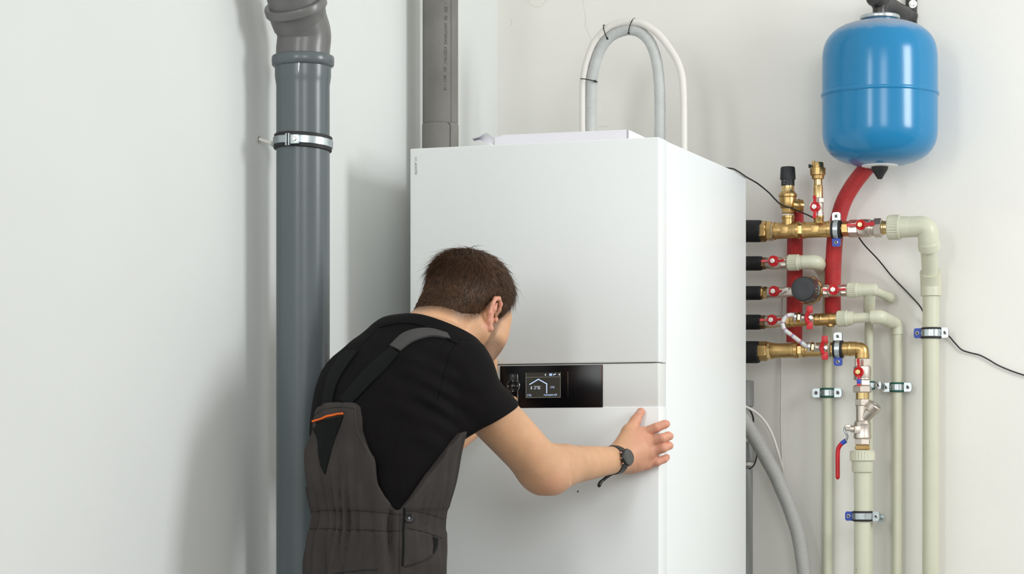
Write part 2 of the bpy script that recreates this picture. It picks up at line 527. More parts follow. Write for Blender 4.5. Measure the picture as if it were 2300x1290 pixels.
# ------------------------------------------------------------------ white heat pump cabinet
W = 0.60
uN, uL = (1480 - CX) / F, (921 - CX) / F
Y0 = (CT * W + uL * ST * W) / (uN - uL)
P0 = Vector((uN * Y0, Y0, 0))                                # near vertical edge
uR = (1677 - CX) / F
D = (uR * P0.y - P0.x) / (ST - uR * CT)
def cab(s, d, z):
    return P0 - E1 * s + E2 * d + UP * z
def cf(px, py, o=0.0):                                        # on the front face, o in front of it
    return on_plane(px, py, P0 + NB * o, NB)
def cf_sz(px, py):
    p = cf(px, py)
    return -(p - P0).dot(E1), p.z
zt, za, zb = (vz(y, P0.y) for y in (307.5, 815.5, 913.5))
DD = 0.062
ck = P0.y / F
root = thing('heat_pump_cabinet', 'tall white heat pump cabinet with a black control display', 'heating unit', cab(W / 2, D / 2, 0))
def cbox(name, s0, s1, d0, d1, z0, z1, m, bev=0.003, parent=None, label=None):
    c = cab((s0 + s1) / 2, (d0 + d1) / 2, (z0 + z1) / 2)
    return MB().box(c, (E1, E2, UP), (s1 - s0, d1 - d0, z1 - z0), bev).build(name, m, parent or root, smooth=40, label=label)
cbox('casing', 0.0012, W - 0.0012, DD + 0.0016, D, 0.03, zt - 0.001, 'cabinet_white', 0.003)
cbox('plinth', 0.03, W - 0.03, 0.03, D - 0.03, 0.0, 0.045, 'gap_dark', 0.0)
ud = cbox('upper_door', 0, W, 0, DD, za + 0.0018, zt, 'cabinet_white', 0.0028)
cbox('door_core', 0.012, W - 0.012, 0.012, DD + 0.004, 0.06, zt - 0.012, 'gap_dark', 0)
cp = cbox('control_strip', 0.0018, W - 0.0018, 0.0026, DD - 0.004, zb - 0.004, za, 'cabinet_strip', 0.002, label='light grey strip that holds the control display')
cbox('lower_door', -0.0006, W, 0, DD, 0.05, zb, 'cabinet_white', 0.0028)
# name printed up the left edge
c = cf(933.5, 372.5, 0.0006)
text_mesh('model_lettering', 'VITOCAL 111', c, UP, E1, 5.6 * ck * 1.42, 'print_dark', ud, 0.90)
# control display
def frect(name, x0, y0, x1, y1, o0, o1, m, parent, bev=0.0):
    s1_, za_ = cf_sz(x0, (y0 + y1) / 2)
    s0_, _ = cf_sz(x1, (y0 + y1) / 2)
    xm = (x0 + x1) / 2
    z0_, z1_ = cf_sz(xm, y1)[1], cf_sz(xm, y0)[1]
    c = cab((s0_ + s1_) / 2, 0, (z0_ + z1_) / 2) + NB * ((o0 + o1) / 2)
    return MB().box(c, (E1, E2, UP), (s1_ - s0_, o1 - o0, z1_ - z0_), bev).build(name, m, parent, smooth=40)
dp = frect('display_panel', 1123, 821.0, 1353.5, 916.5, -0.004, 0.0002, 'black_glass', root, 0.0008)
frect('panel_trim', 1350, 821.0, 1352, 914.5, -0.001, 0.0014, 'chrome', dp)
frect('divider_trim', 1274.8, 836, 1276.4, 892, -0.001, 0.0012, 'chrome', dp)
sc_ = frect('screen', 1181, 837.2, 1259, 894.2, -0.001, 0.0006, 'lcd', dp)
so = 0.0010
def sline(name, pts, w, m):
    mb = MB()
    for a, b in zip(pts[:-1], pts[1:]):
        a_, b_ = cf(*a, so), cf(*b, so)
        d = (b_ - a_).normalized(); n = d.cross(NB).normalized() * w * ck / 2
        e_ = d * w * ck * 0.4
        mb.prism([a_ - e_ - n, b_ + e_ - n, b_ + e_ + n, a_ - e_ + n], NB * 0.0002)
    return mb.build(name, m, sc_, smooth=None)
sline('house_outline', [(1190, 863.8), (1209.3, 852.3), (1228, 862.6), (1228, 883)], 1.9, 'lcd_ink')
sline('header_line', [(1181.5, 848.2), (1258.5, 846.8)], 0.6, 'lcd_dim')
sline('screen_border', [(1181.4, 838), (1181.4, 893.8), (1258.8, 892.6), (1258.8, 837)], 0.6, 'lcd_dim')
def stext(s, x, y, h, m='lcd_white', st=1.0, parent=None):
    return text_mesh('screen_text', s, cf(x, y, so + (0.0006 if parent else 0)), -E1, UP, h * ck * 1.42, m, parent or sc_, st)
stext('25°C', 1206.5, 871.6, 7.0, 'lcd_white', 0.78)
stext('10°C', 1240.8, 870.6, 4.6, 'lcd_ink', 0.78)
stext('32°C', 1188.6, 888.6, 4.6, 'lcd_ink', 0.78)
stext('Flow temperature', 1236.2, 887.2, 4.4, 'lcd_ink', 0.70)
def stri(x, y, w, h, dirx, diry, m='lcd_white', parent=None, o=None):
    o = so if o is None else o
    if dirx:
        p = [(x - w / 2 * dirx, y - h / 2), (x - w / 2 * dirx, y + h / 2), (x + w / 2 * dirx, y)]
    else:
        p = [(x - w / 2, y - h / 2 * diry), (x + w / 2, y - h / 2 * diry), (x, y + h / 2 * diry)]
    return MB().prism([cf(*q, o) for q in p], NB * 0.0002).build('screen_arrow', m, parent or sc_, smooth=None)
stri(1193.6, 869.6, 3.6, 2.6, 0, -1); stri(1193.6, 874.0, 3.6, 2.6, 0, 1)
stri(1224.6, 842.3, 2.6, 4.6, -1, 0); stri(1256.8, 841.6, 2.6, 4.6, 1, 0)
for i in range(4):
    frect('screen_icon', 1234.2, 839.6 + i * 1.35, 1240.0, 840.5 + i * 1.35, 0.0008, 0.0011, 'lcd_ink', sc_)
sline('screen_icon', [(1243, 843), (1243.6, 841.6), (1247, 841.4), (1247.6, 839.8)], 1.6, 'lcd_ink')
# keypad: pill of keys with a round rocker
kp = frect('keypad', 1140.5, 840.5, 1162.6, 905, -0.001, 0.0016, 'black_key', dp, 0.0012)
c = cf(1152, 867.5, 0.0002)
MB().lathe(c, NB, [(0, 15 * ck), (0.0022, 15 * ck), (0.0030, 13.8 * ck), (0.0022, 12.5 * ck), (0.0026, 8.5 * ck), (0.0020, 7 * ck)], 40).build('rocker_ring', 'black_key', kp)
MB().lathe(c, NB, [(0, 6.6 * ck), (0.0030, 6.4 * ck), (0.0038, 4.5 * ck)], 28).build('ok_button', 'black_key', kp)
pts = [(1161.4, 840), (1162.6, 841.5), (1162.8, 856), (1165.5, 860), (1167, 867), (1165.5, 874), (1162.8, 879), (1162.8, 890), (1162.6, 905)]
MB().tube([cf(x, y, 0.0020) for x, y in pts], 0.5 * ck, 6).build('keypad_rim', 'chrome', kp)
for x, y, dx, dy in ((1152, 856.3, 0, -1), (1152, 879.4, 0, 1), (1141.2, 868, -1, 0), (1162.6, 867.2, 1, 0)):
    stri(x, y, 3.0, 3.0, dx, dy, 'key_print', kp, 0.0034)
text_mesh('key_label', 'OK', cf(1152, 867.5, 0.0040), -E1, UP, 4.4 * ck * 1.3, 'key_print', kp)
text_mesh('key_label', 'C', cf(1151.5, 845, 0.0020), -E1, UP, 4.4 * ck * 1.3, 'key_print', kp)
text_mesh('key_label', '?', cf(1152, 889, 0.0020), -E1, UP, 4.0 * ck * 1.3, 'key_print', kp)
# small screw in the lower door
MB().lathe(cf(1298, 1104.5, 0.0002), NB, [(0, 2.0 * ck), (0.0006, 1.8 * ck)], 14).build('screw_hole', 'brass_dark', root)

# ------------------------------------------------------------------ packing left on top of the cabinet
dT = 0.06
def ct_pt(px, py, d):
    return on_plane(px, py, P0 + E2 * d, NB)
pl, pr = ct_pt(1112, 306, dT), ct_pt(1411, 291, dT)
sL, sR = -(pl - P0).dot(E1), -(pr - P0).dot(E1)
zl, zr = ct_pt(1131, 303, dT).z, pr.z
root = thing('packing_tray', 'shallow white cardboard packing tray lying on top of the cabinet', 'tray', cab((sL + sR) / 2, 0.2, zt - 0.001))
dE = 0.42
t_ = 0.004
def tray_panel(name, pts, n):
    MB().prism(pts, n).build(name, 'card_white', root, smooth=None)
s2 = sL - 0.021
zb0 = zt - 0.0005
tray_panel('front_flap', [cab(sL, dT, zb0), cab(sR, dT, zb0), cab(sR, dT, zr), cab(s2, dT, zl), cab(sL, dT, zl - 0.006)], E2 * t_)
tray_panel('side_flap', [cab(sR, dT, zb0), cab(sR, dE, zb0), cab(sR, dE, zr - 0.004), cab(sR, dT, zr)], -E1 * t_)
tray_panel('side_flap', [cab(s2 + 0.004, dT + 0.004, zb0), cab(s2 + 0.004, dE, zb0), cab(s2 + 0.004, dE, zl - 0.006), cab(s2 + 0.004, dT + 0.004, zl)], -E1 * t_)
tray_panel('back_flap', [cab(s2, dE, zb0), cab(sR, dE, zb0), cab(sR, dE, zr - 0.004), cab(s2, dE, zl - 0.006)], E2 * t_)
tray_panel('tray_base', [cab(s2, dT, zb0 + 0.001), cab(sR, dT, zb0 + 0.001), cab(sR, dE, zb0 + 0.001), cab(s2, dE, zb0 + 0.001)], UP * 0.003)
# curled corner of paper
g = []
top = [(1058, 311.0), (1066, 310.5), (1076, 307.5), (1085, 301.5), (1091, 298.6), (1096, 299.5), (1102, 303.5), (1109.5, 309)]
bot = [(1066, 318), (1071, 315.5), (1077, 315), (1084, 318), (1090, 321), (1096, 324), (1103, 326), (1110, 328)]
for j in range(5):
    t = j / 4
    row = []
    for (a, b) in zip(top, bot):
        x, y = a[0] * (1 - t) + b[0] * t, a[1] * (1 - t) + b[1] * t
        row.append(ct_pt(x, y, dT + 0.004 + 0.03 * math.sin(3.0 * t) * (1 - (x - 1058) / 80) + 0.012 * math.sin((x - 1058) / 9)))
    g.append(row)
mb = MB()
n = len(top)
vs_ = [p for r in g for p in r] + [p + E2 * 0.0015 for r in g for p in r]
N_ = 5 * n
fs = []
for j in range(4):
    for i in range(n - 1):
        a = j * n + i
        fs.append((a, a + 1, a + n + 1, a + n)); fs.append((N_ + a, N_ + a + n, N_ + a + n + 1, N_ + a + 1))
border = [i for i in range(n)] + [j * n + n - 1 for j in range(1, 5)] + [4 * n + i for i in range(n - 2, -1, -1)] + [j * n for j in range(3, 0, -1)]
for a, b in zip(border, border[1:] + border[:1]):
    fs.append((a, b, N_ + b, N_ + a))
mb.add(vs_, fs).build('curled_paper_flap', 'card_white', root, smooth=60)

# ------------------------------------------------------------------ hose and cable arching over the cabinet
HO = 0.36
def hpath(pts, o0, o1, n=6):
    m = len(pts)
    P = [B(x, y, o0 + (o1 - o0) * i / (m - 1)) for i, (x, y) in enumerate(pts)]
    P = [Vector((P[0].x, P[0].y, zt + 0.001))] + P[0:] + [Vector((P[-1].x, P[-1].y, zt + 0.001))] if False else P
    return spline(P, n)
grey = [(1327, 322), (1327, 293), (1328.4, 223), (1330, 181), (1338, 139.6), (1352, 105), (1371.6, 82), (1393, 71), (1411, 67), (1429, 69), (1444, 77), (1460, 95), (1472, 125.6), (1479, 167.5), (1482, 223), (1482, 300), (1482, 345)]
whit = [(1310, 322), (1309, 293), (1309, 195), (1313, 160), (1320, 131), (1336, 93), (1363, 64), (1387, 53), (1411, 49.5), (1434, 51), (1452, 58), (1477.7, 76), (1500, 103), (1519.6, 134), (1531, 167.5), (1535, 209), (1536, 290), (1536, 372)]
gp = hpath(grey, HO, HO + 0.02)
zfix = zt + 0.0005
def clipz(P):
    return [Vector((p.x, p.y, max(p.z, zfix))) for p in P if p.z > zfix - 0.004]
gp = clipz(gp)
wp_ = clipz(hpath(whit, HO + 0.006, HO + 0.03))
hk = gp[len(gp) // 2].y / F
rad = [12.3 * hk * (1 + 0.02 * math.sin(i * 1.7)) for i in range(len(gp))]
hose = MB().tube(gp, rad, 24, uvs=(26, 330)).build('insulated_hose', 'hose_grey')
tag(hose, 'grey braided hose arching over the top of the white cabinet', 'hose')
cab_w = MB().tube(wp_, 8.0 * hk, 20).build('arched_cable', 'cable_white')
tag(cab_w, 'thick cream cable arching over the grey braided hose above the cabinet', 'cable')
def zip_tie(px0, py0, px1, py1, label):
    """strap round both hoses: seen as a line from (px0,py0) on the cable to (px1,py1) on the hose"""
    a, b = B(px0, py0, HO + 0.013), B(px1, py1, HO + 0.010)
    d = (b - a); L_ = d.length; d.normalize()
    c_ = (a + b) / 2
    pts = []
    for i in range(40):
        t = 2 * math.pi * i / 40
        # flattened oval, slightly bowed
        pts.append(c_ + d * math.cos(t) * L_ / 2 + NB * math.sin(t) * 16.5 * hk)
    pts.append(pts[0])
    rt = thing('cable_tie', label, 'cable tie', c_, 'cable ties on the arched hose')
    MB().tube(pts, 1.1 * hk, 8, cap=False).build('strap', 'cable_black', rt)
    MB().box(b + NB * 8 * hk - d * 2 * hk, (d, NB, d.cross(NB)), (5 * hk, 4 * hk, 5 * hk), 0.8 * hk).build('tie_head', 'cable_black', rt)
zip_tie(1305, 177.5, 1341, 184, 'black cable tie low on the left leg of the arched hose')
zip_tie(1357, 56, 1367.5, 90, 'black cable tie on the left shoulder of the arched hose')
zip_tie(1426, 41.5, 1414, 77, 'black cable tie at the top of the arched hose')
# ------------------------------------------------------------------ plumbing helpers (positions on planes parallel to the back wall)
class Run:
    """a straight run between two picture points at distance o from the back wall"""
    def __init__(s, xa, ya, xb, yb, o):
        s.A, s.Bp, s.o = B(xa, ya, o), B(xb, yb, o), o
        s.xa, s.ya, s.xb, s.yb = xa, ya, xb, yb
        s.ax = (s.Bp - s.A).normalized()
        s.vert = abs(yb - ya) > abs(xb - xa)
    def p(s, v):
        if s.vert:
            x = s.xa + (s.xb - s.xa) * (v - s.ya) / (s.yb - s.ya); return B(x, v, s.o)
        y = s.ya + (s.yb - s.ya) * (v - s.xa) / (s.xb - s.xa); return B(v, y, s.o)
    def lathe(s, mb, prof, seg=36, **kw):
        pr = []
        for v, r in prof:
            q = s.p(v)
            pr.append(((q - s.A).dot(s.ax), r * q.y / F))
        mb.lathe(s.A, s.ax, pr, seg, **kw)
        return mb
    def part(s, name, m, root, prof, seg=36, smooth=35, **kw):
        return s.lathe(MB(), prof, seg, **kw).build(name, m, root, smooth=smooth)
    def hexa(s, name, m, root, a, b, r, ph=0.0, ch=2.0):
        d = ch if b > a else -ch
        r = r * 1.06
        return s.lathe(MB(), [(a, r * 0.88), (a + d, r), (b - d, r), (b, r * 0.88)], 6, ph=ph).build(name, m, root, smooth=None)
KB = B(1860, 650, 0.13).y / F            # metres per pixel on the manifold plane
def pxm(n):
    return n * KB
def bp(pts, n=6):
    return spline([B(*p) for p in pts], n)

def foam_sleeve(x0, x1, y, r, o, label):
    R_ = Run(x0, y, x1, y, o)
    o_ = R_.lathe(MB(), [(x0, r), (x1 - 6, r * 1.0), (x1 - 1.5, r * 0.97), (x1, r * 0.90), (x1, r * 0.5)], 32).build('foam_sleeve', 'foam_black')
    tag(o_, label, 'insulation', 'black foam sleeves beside the cabinet')
    return o_
def butterfly(parent, px, py, o, wings, disc, stem=5.2, name='handle', nutm='steel_bright', tip=None):
    """flat wing handle facing the room; wings = [(dx,dy,length,width), ...] in pixels"""
    c = B(px, py, o)
    mb = MB()
    d = pxm(disc)
    mb.lathe(c - NB * 0.006, NB, [(0, d), (0.007, d), (0.0085, d * 0.9), (0.0065, d * 0.6)], 32)
    for dx, dy, L_, w_ in wings:
        dirv = (E1 * dx + UP * dy).normalized()
        pr = dirv.cross(NB).normalized()
        st = c + dirv * d * 0.75
        en = c + dirv * pxm(L_)
        w = pxm(w_) / 2
        sec = [st, st + (en - st) * 0.45, st + (en - st) * 0.75, en]
        prof = [(w * 0.9, -0.001), (w * 0.8, 0.001), (w * 1.1, 0.003), (w * 0.9, 0.004)]
        rings = [[q + pr * a + NB * (b - 0.004), q + pr * a + NB * (b + 0.005), q - pr * a + NB * (b + 0.005), q - pr * a + NB * (b - 0.004)] for q, (a, b) in zip(sec, prof)]
        mb.loft(rings)
    h = mb.build(name, 'red_plastic', parent, smooth=40)
    if tip:
        dx, dy, a_, b_, w_ = tip
        dirv = (E1 * dx + UP * dy).normalized()
        MB().box(c + dirv * pxm((a_ + b_) / 2) + NB * 0.003, (dirv, NB, dirv.cross(NB)), (pxm(b_ - a_), 0.010, pxm(w_)), 0.001).build('colour_tip', 'plastic_blue', h)
    MB().lathe(c, NB, [(0, pxm(stem * 1.15)), (0.011, pxm(stem * 1.15)), (0.012, pxm(stem))], 6).build('nut', nutm, h, smooth=None)
    MB().lathe(c, NB, [(0, pxm(stem * 0.62)), (0.0135, pxm(stem * 0.62)), (0.0145, pxm(stem * 0.45))], 14).build('stem', 'brass_bright' if nutm != 'steel_bright' else 'nickel', h)
    MB().lathe(B(px, py, o - 0.03), NB, [(0, pxm(disc * 0.6)), (0.026, pxm(disc * 0.6))], 16).build('stem_neck', 'nickel', parent)
    return h
def ribbed(R_, root, a, b, r, n=26):
    s = 1 if b > a else -1
    return R_.part('ribbed_collar', 'ppr', root, [(a, r * 0.80), (a + 1 * s, r * 0.93), (a + 3 * s, r * 0.985), (a + 4 * s, r), (b - 5 * s, r), (b - 4 * s, r * 1.005), (b - 1 * s, r * 1.0), (b, r * 0.95)],
                   seg=n * 6, ribs=n, ribd=pxm(1.5), ribmask=[0, 0, 0, 1, 1, 0, 0, 0], smooth=30)

def clamp_v(px, py, o, r, h, ew, name_label, lining, ear2, tilt_=0.0, group=None, band=0.62, rod=True, half=False, ear_o=0.0):
    """two-screw clamp on a vertical pipe; r pipe radius in px, h height in px, ew ear width in px"""
    c = B(px, py, o); kk = c.y / F
    ax = (UP + E1 * tilt_).normalized()
    root = thing('pipe_clamp', name_label, 'clamp', c, group)
    mb = MB(); ring_mesh(mb, c, ax, rect_prof(h * kk, r * kk * 1.01, (r + 4.2) * kk), 48); mb.build('rubber_lining', lining, root)
    mb = MB(); ring_mesh(mb, c, ax, rect_prof(h * band * kk, (r + 4) * kk, (r + 5.6) * kk), 48); mb.build('steel_band', 'zinc', root)
    side = (E1 - ax * E1.dot(ax)).normalized()
    for sgn, m_ in ((1, 'zinc'), (-1, ear2)):
        ec = c + side * sgn * (r + 5 + ew / 2) * kk + NB * (ear_o + 0.003)
        w2, h2 = ew * kk / 2, h * 0.45 * kk
        poly = []
        for (a, b) in ((-1, -1), (0.55, -1), (0.9, -0.8), (1.0, -0.4), (1.0, 0.4), (0.9, 0.8), (0.55, 1), (-1, 1)):
            poly.append(ec + side * sgn * a * w2 + ax * b * h2)
        e_ = MB().prism(poly, NB * 0.0035).build('clamp_ear', m_, root, smooth=None)
        MB().prism([q - NB * 0.006 for q in poly], NB * 0.003).build('clamp_ear', 'zinc', root, smooth=None)
        sc = ec - side * sgn * 0.05 * w2
        MB().lathe(sc + NB * 0.0033, NB, [(0, 4.6 * kk), (0.0016, 4.4 * kk), (0.0026, 3.0 * kk), (0.0012, 1.2 * kk)], 18).build('screw', 'steel_bright', e_)
        MB().lathe(sc + NB * 0.0062, NB, [(0, 1.7 * kk), (0.0002, 1.7 * kk)], 4).build('screw_slot', 'print_dark', e_)
    if rod:
        b0 = c - NB * (r * kk)
        MB().tube([b0 + side * 0.0, b0 - NB * max(0.004, o - r * kk - 0.0005)], 3.6 * kk, 12).build('wall_stud', 'zinc', root)
    return root
def clamp_h(px, py, o, r, h, ew, name_label, ear2, group=None, stud=True):
    """clamp on a horizontal pipe, ears above and below"""
    c = B(px, py, o); kk = c.y / F
    ax = E1
    root = thing('pipe_clamp', name_label, 'clamp', c, group)
    mb = MB(); ring_mesh(mb, c, ax, rect_prof(h * kk, r * kk * 1.01, (r + 3.6) * kk), 48); mb.build('rubber_lining', 'rubber', root)
    mb = MB(); ring_mesh(mb, c, ax, rect_prof(h * 0.5 * kk, (r + 3.4) * kk, (r + 5.0) * kk), 48); mb.build('steel_band', 'zinc', root)
    for sgn, m_ in ((1, 'zinc'), (-1, ear2)):
        ec = c + UP * sgn * (r + 3 + ew / 2) * kk + NB * 0.004
        w2, h2 = ew * kk / 2, h * 0.42 * kk
        poly = [ec + UP * sgn * a * w2 + ax * b * h2 for (a, b) in ((-1, -1), (0.55, -1), (0.9, -0.8), (1.0, -0.4), (1.0, 0.4), (0.9, 0.8), (0.55, 1), (-1, 1))]
        e_ = MB().prism(poly, NB * 0.0035).build('clamp_ear', m_, root, smooth=None)
        MB().prism([q - NB * 0.006 for q in poly], NB * 0.003).build('clamp_ear', 'zinc', root, smooth=None)
        MB().lathe(ec + NB * 0.0033, NB, [(0, 4.4 * kk), (0.0016, 4.2 * kk), (0.0026, 3.0 * kk), (0.0012, 1.2 * kk)], 18).build('screw', 'steel_bright', e_)
        MB().lathe(ec + NB * 0.0062, NB, [(0, 1.7 * kk), (0.0002, 1.7 * kk)], 4).build('screw_slot', 'print_dark', e_)
    b0 = c - NB * (r * kk)
    if stud:
        MB().tube([b0, b0 - NB * (o - r * kk - 0.0005)], 4 * kk, 12).build('wall_stud', 'zinc', root)
    return root

OM = 0.13
# ------------------------------------------------------------------ expansion tank
OT = 0.170
tk = B(1976, 210, OT); kt = tk.y / F
TZ = lambda y: vz(y, tk.y)
TB = Vector((tk.x, tk.y, 0))
root = thing('expansion_tank', 'glossy blue expansion tank hanging upside down on the back wall', 'tank', (tk.x, tk.y, TZ(378)))
def tpart(name, m, prof, seg=72, parent=None, smooth=35):
    return MB().lathe(TB, UP, [(TZ(y), r * kt) for y, r in prof], seg).build(name, m, parent or root, smooth=smooth)
tpart('upper_shell', 'tank_blue', [(211, 129), (160, 129), (130, 128.6), (117, 127.5), (104, 125), (93, 121), (83, 115), (74, 107), (66, 97), (59, 84), (54, 70), (50.5, 56), (48, 44), (48, 10)])
tpart('seam_bead', 'tank_blue', [(218, 127), (217, 130.5), (214.5, 131.8), (211.5, 131.8), (209, 130.5), (208, 127)])
tpart('lower_shell', 'tank_blue', [(372, 10), (372, 38), (369, 60), (364, 78), (357, 94), (348, 107), (338, 116), (327, 122.5), (315, 126.5), (300, 128.6), (285, 129), (211, 129)])
tpart('top_neck', 'tank_blue', [(50, 39), (38, 39)], 48)
tpart('top_flange', 'zinc', [(44.5, 38), (44.8, 42), (43, 44.2), (40, 45), (37, 44.6), (35, 42.5), (34.5, 30), (32, 22), (31, 10)], 56)
tpart('bottom_plate', 'cabinet_white', [(370.5, 41), (373.5, 40), (374.5, 37), (375, 20)], 48)
tpart('valve_cap', 'rubber', [(374, 19), (379, 18.6), (383, 17.0), (398, 7.5), (401.5, 5.8), (402.5, 4)], 32)
# ------------------------------------------------------------------ tank bracket
root = thing('tank_bracket', 'black cast bracket bolted to the wall above the blue tank', 'bracket', B(2040, 40, 0.0))
zt_ = TZ(33)
vb = Vector((tk.x, tk.y, zt_))
MB().lathe(vb, UP, [(0, 16 * kt), (14 * kt, 16 * kt), (22 * kt, 20 * kt), (70 * kt, 20 * kt)], 24).build('riser', 'cast_black', root)
MB().lathe(vb + UP * 35 * kt + NB * 0.002, (NB - E1 * 0.25 + UP * 0.05), [(0, 22 * kt), (24 * kt, 22 * kt), (27 * kt, 20 * kt), (31 * kt, 19 * kt), (33 * kt, 10 * kt)], 32).build('union_cap', 'cast_black', root)
e0 = vb + UP * 30 * kt
e1 = B(2036, 32, 0.03)
MB().tube(spline([e0 + E1 * 4 * kt, e0 * 0.66 + e1 * 0.34 + UP * 3 * kt, e0 * 0.33 + e1 * 0.67, e1, B(2049, 38, 0.004)], 6), [17 * kt] * 10 + [17 * kt] * 8 + [15 * kt] * 7, 24).build('arm', 'cast_black', root)
MB().box(B(2047, -8, 0.004), (E1, NB, UP), (26 * kt, 0.008, 136 * kt), 0.002).build('wall_plate', 'cast_black', root)
for (bx, by) in ((2050.5, 9),):
    MB().lathe(B(bx, by, 0.008), NB, [(0, 9.5 * kt), (0.002, 9.3 * kt), (0.0022, 5 * kt)], 28).build('washer', 'steel_bright', root)
    MB().lathe(B(bx, by, 0.010), NB, [(0, 5.6 * kt), (0.006, 5.6 * kt), (0.007, 4.8 * kt)], 6).build('bolt', 'steel_bright', root, smooth=None)
MB().box(B(2004, 10, 0.10), (E1 * 0.75 - NB * 0.3 - UP * 0.15, UP, NB), (7 * kt, 18 * kt, 0.05), 0.003).build('rib', 'cast_black', root)

# ------------------------------------------------------------------ red hoses
h2 = bp([(1952, 373, 0.100), (1947, 377, 0.098), (1939, 386, 0.095), (1916, 416, 0.085), (1897, 449, 0.075), (1885, 484, 0.068), (1876, 530, 0.072), (1872.5, 580, 0.077), (1870.5, 630, 0.078), (1870.5, 690, 0.078), (1871, 706, 0.078)], 8)
o_ = MB().tube(h2, pxm(18.3), 32, uvs=(42, 330)).build('red_hose', 'red_sleeve')
tag(o_, 'red sleeved hose curving down from the bottom of the blue tank', 'hose', 'red sleeved hoses')
h1 = bp([(1790, 470, 0.078), (1788, 490, 0.070), (1786, 520, 0.066), (1785.5, 560, 0.064), (1785, 620, 0.064), (1784.5, 700, 0.064), (1784, 769, 0.064)], 8)
o_ = MB().tube(h1, [pxm(15 + 3.2 * min(1, i / 10)) for i in range(len(h1))], 32, uvs=(42, 330)).build('red_hose', 'red_sleeve')
tag(o_, 'straight red sleeved hose hanging down behind the round black pump', 'hose', 'red sleeved hoses')

# ------------------------------------------------------------------ row 1: upper brass manifold
foam_sleeve(1660, 1711, 519.5, 25, OM, 'thick black foam sleeve on the top brass pipe, beside the cabinet')
R1 = Run(1712, 520, 1990, 511.5, OM)
root = thing('brass_manifold', 'upper brass manifold of two tees under the black-capped safety valve', 'manifold', B(1712, 545, OM))
R1.hexa('union_nut', 'brass', root, 1703, 1723, 22.5)
R1.hexa('lock_nut', 'brass', root, 1722.5, 1736, 21.0, ph=0.35)
R1.part('thread_seal', 'flax', root, [(1734, 16), (1735, 19.6), (1737.5, 19.8), (1739, 17)])
R1.part('first_tee', 'brass', root, [(1737, 15), (1737.5, 19.8), (1742, 20.2), (1743, 18.6), (1751, 18.6), (1752, 18.2), (1782, 18.2), (1783, 18.6), (1789, 18.6), (1790, 20), (1795.5, 19.8), (1796, 15)], 44)
R1.hexa('nipple', 'brass_bright', root, 1794, 1806, 16.2)
R1.part('second_tee', 'brass', root, [(1804, 15), (1804.5, 19.3), (1810, 19.5), (1811, 18), (1852, 17.8), (1853, 18.0), (1859, 18.0), (1860, 19.2), (1867.5, 19.0), (1868, 14)], 44)
R1.part('thread_seal', 'flax', root, [(1866, 14), (1866.5, 18.6), (1870, 18.8), (1871.5, 14)])
for x in (1765.5, 1834.5):
    q = R1.p(x)
    MB().box(q + NB * pxm(18.0), (R1.ax, NB, UP), (pxm(17), 0.004, pxm(16)), 0.001).build('wrench_flat', 'brass', root)
R1.part('pipe_stub', 'brass', root, [(1868, 14), (1897, 14)])
R1.hexa('reducer_nut', 'brass', root, 1891, 1908, 16.2)
clamp_h(1879.5, 516, OM, 17.5, 22, 18, 'steel clamp with a blue lower ear on the upper brass manifold', 'plastic_blue', 'clamps on the brass manifolds', stud=False)

# safety valve
V1 = Run(1770, 500, 1769.5, 375, OM)
root = thing('safety_valve', 'brass safety valve with a ribbed black cap on the upper manifold', 'valve', B(1770, 505, OM))
V1.part('base', 'brass', root, [(508, 13.5), (492, 13.2), (490.5, 14.6), (485, 14.6), (484, 12)])
V1.hexa('silver_ring', 'steel_bright', root, 487, 480, 13.4)
V1.hexa('hex_base', 'brass', root, 480.5, 467, 14.2)
V1.part('body', 'brass', root, [(470, 12), (467, 17), (462, 18.6), (447, 19), (444, 18.5), (443, 20.4), (440, 21.0), (436.5, 20.4), (434, 17.5), (431, 16), (430, 14)])
V1.part('bonnet', 'brass_bright', root, [(434, 16), (431, 15), (429, 14.4), (414, 14.4)])
V1.part('cap_skirt', 'pump_black', root, [(418, 14.5), (418, 15.2), (402, 15.2), (401, 12)])
V1.part('cap', 'pump_black', root, [(403.5, 14), (403.5, 17.2), (402, 17.6), (380, 16.4), (376.5, 15.8), (375, 14), (374.6, 6)], 96, ribs=24, ribd=pxm(0.9), ribmask=[0, 0, 1, 1, 0, 0, 0])
oc = B(1786, 460, 0.115)
MB().lathe(B(1778, 461, 0.135), (E1 * 0.8 - NB * 0.55 - UP * 0.06), [(0, pxm(14)), (pxm(14), pxm(14)), (pxm(15), pxm(15.5)), (pxm(24), pxm(14.8)), (pxm(25), pxm(9))], 32).build('outlet', 'brass', root)
text_mesh('cap_marking', '30', B(1762, 406, OM + 0.0168), (E1 * 0.92 + NB * 0.1), UP, pxm(6), 'key_print', root)
text_mesh('cap_marking', '3-6', B(1762.5, 412, OM + 0.0168), (E1 * 0.92 + NB * 0.1), UP, pxm(4.4), 'key_print', root)

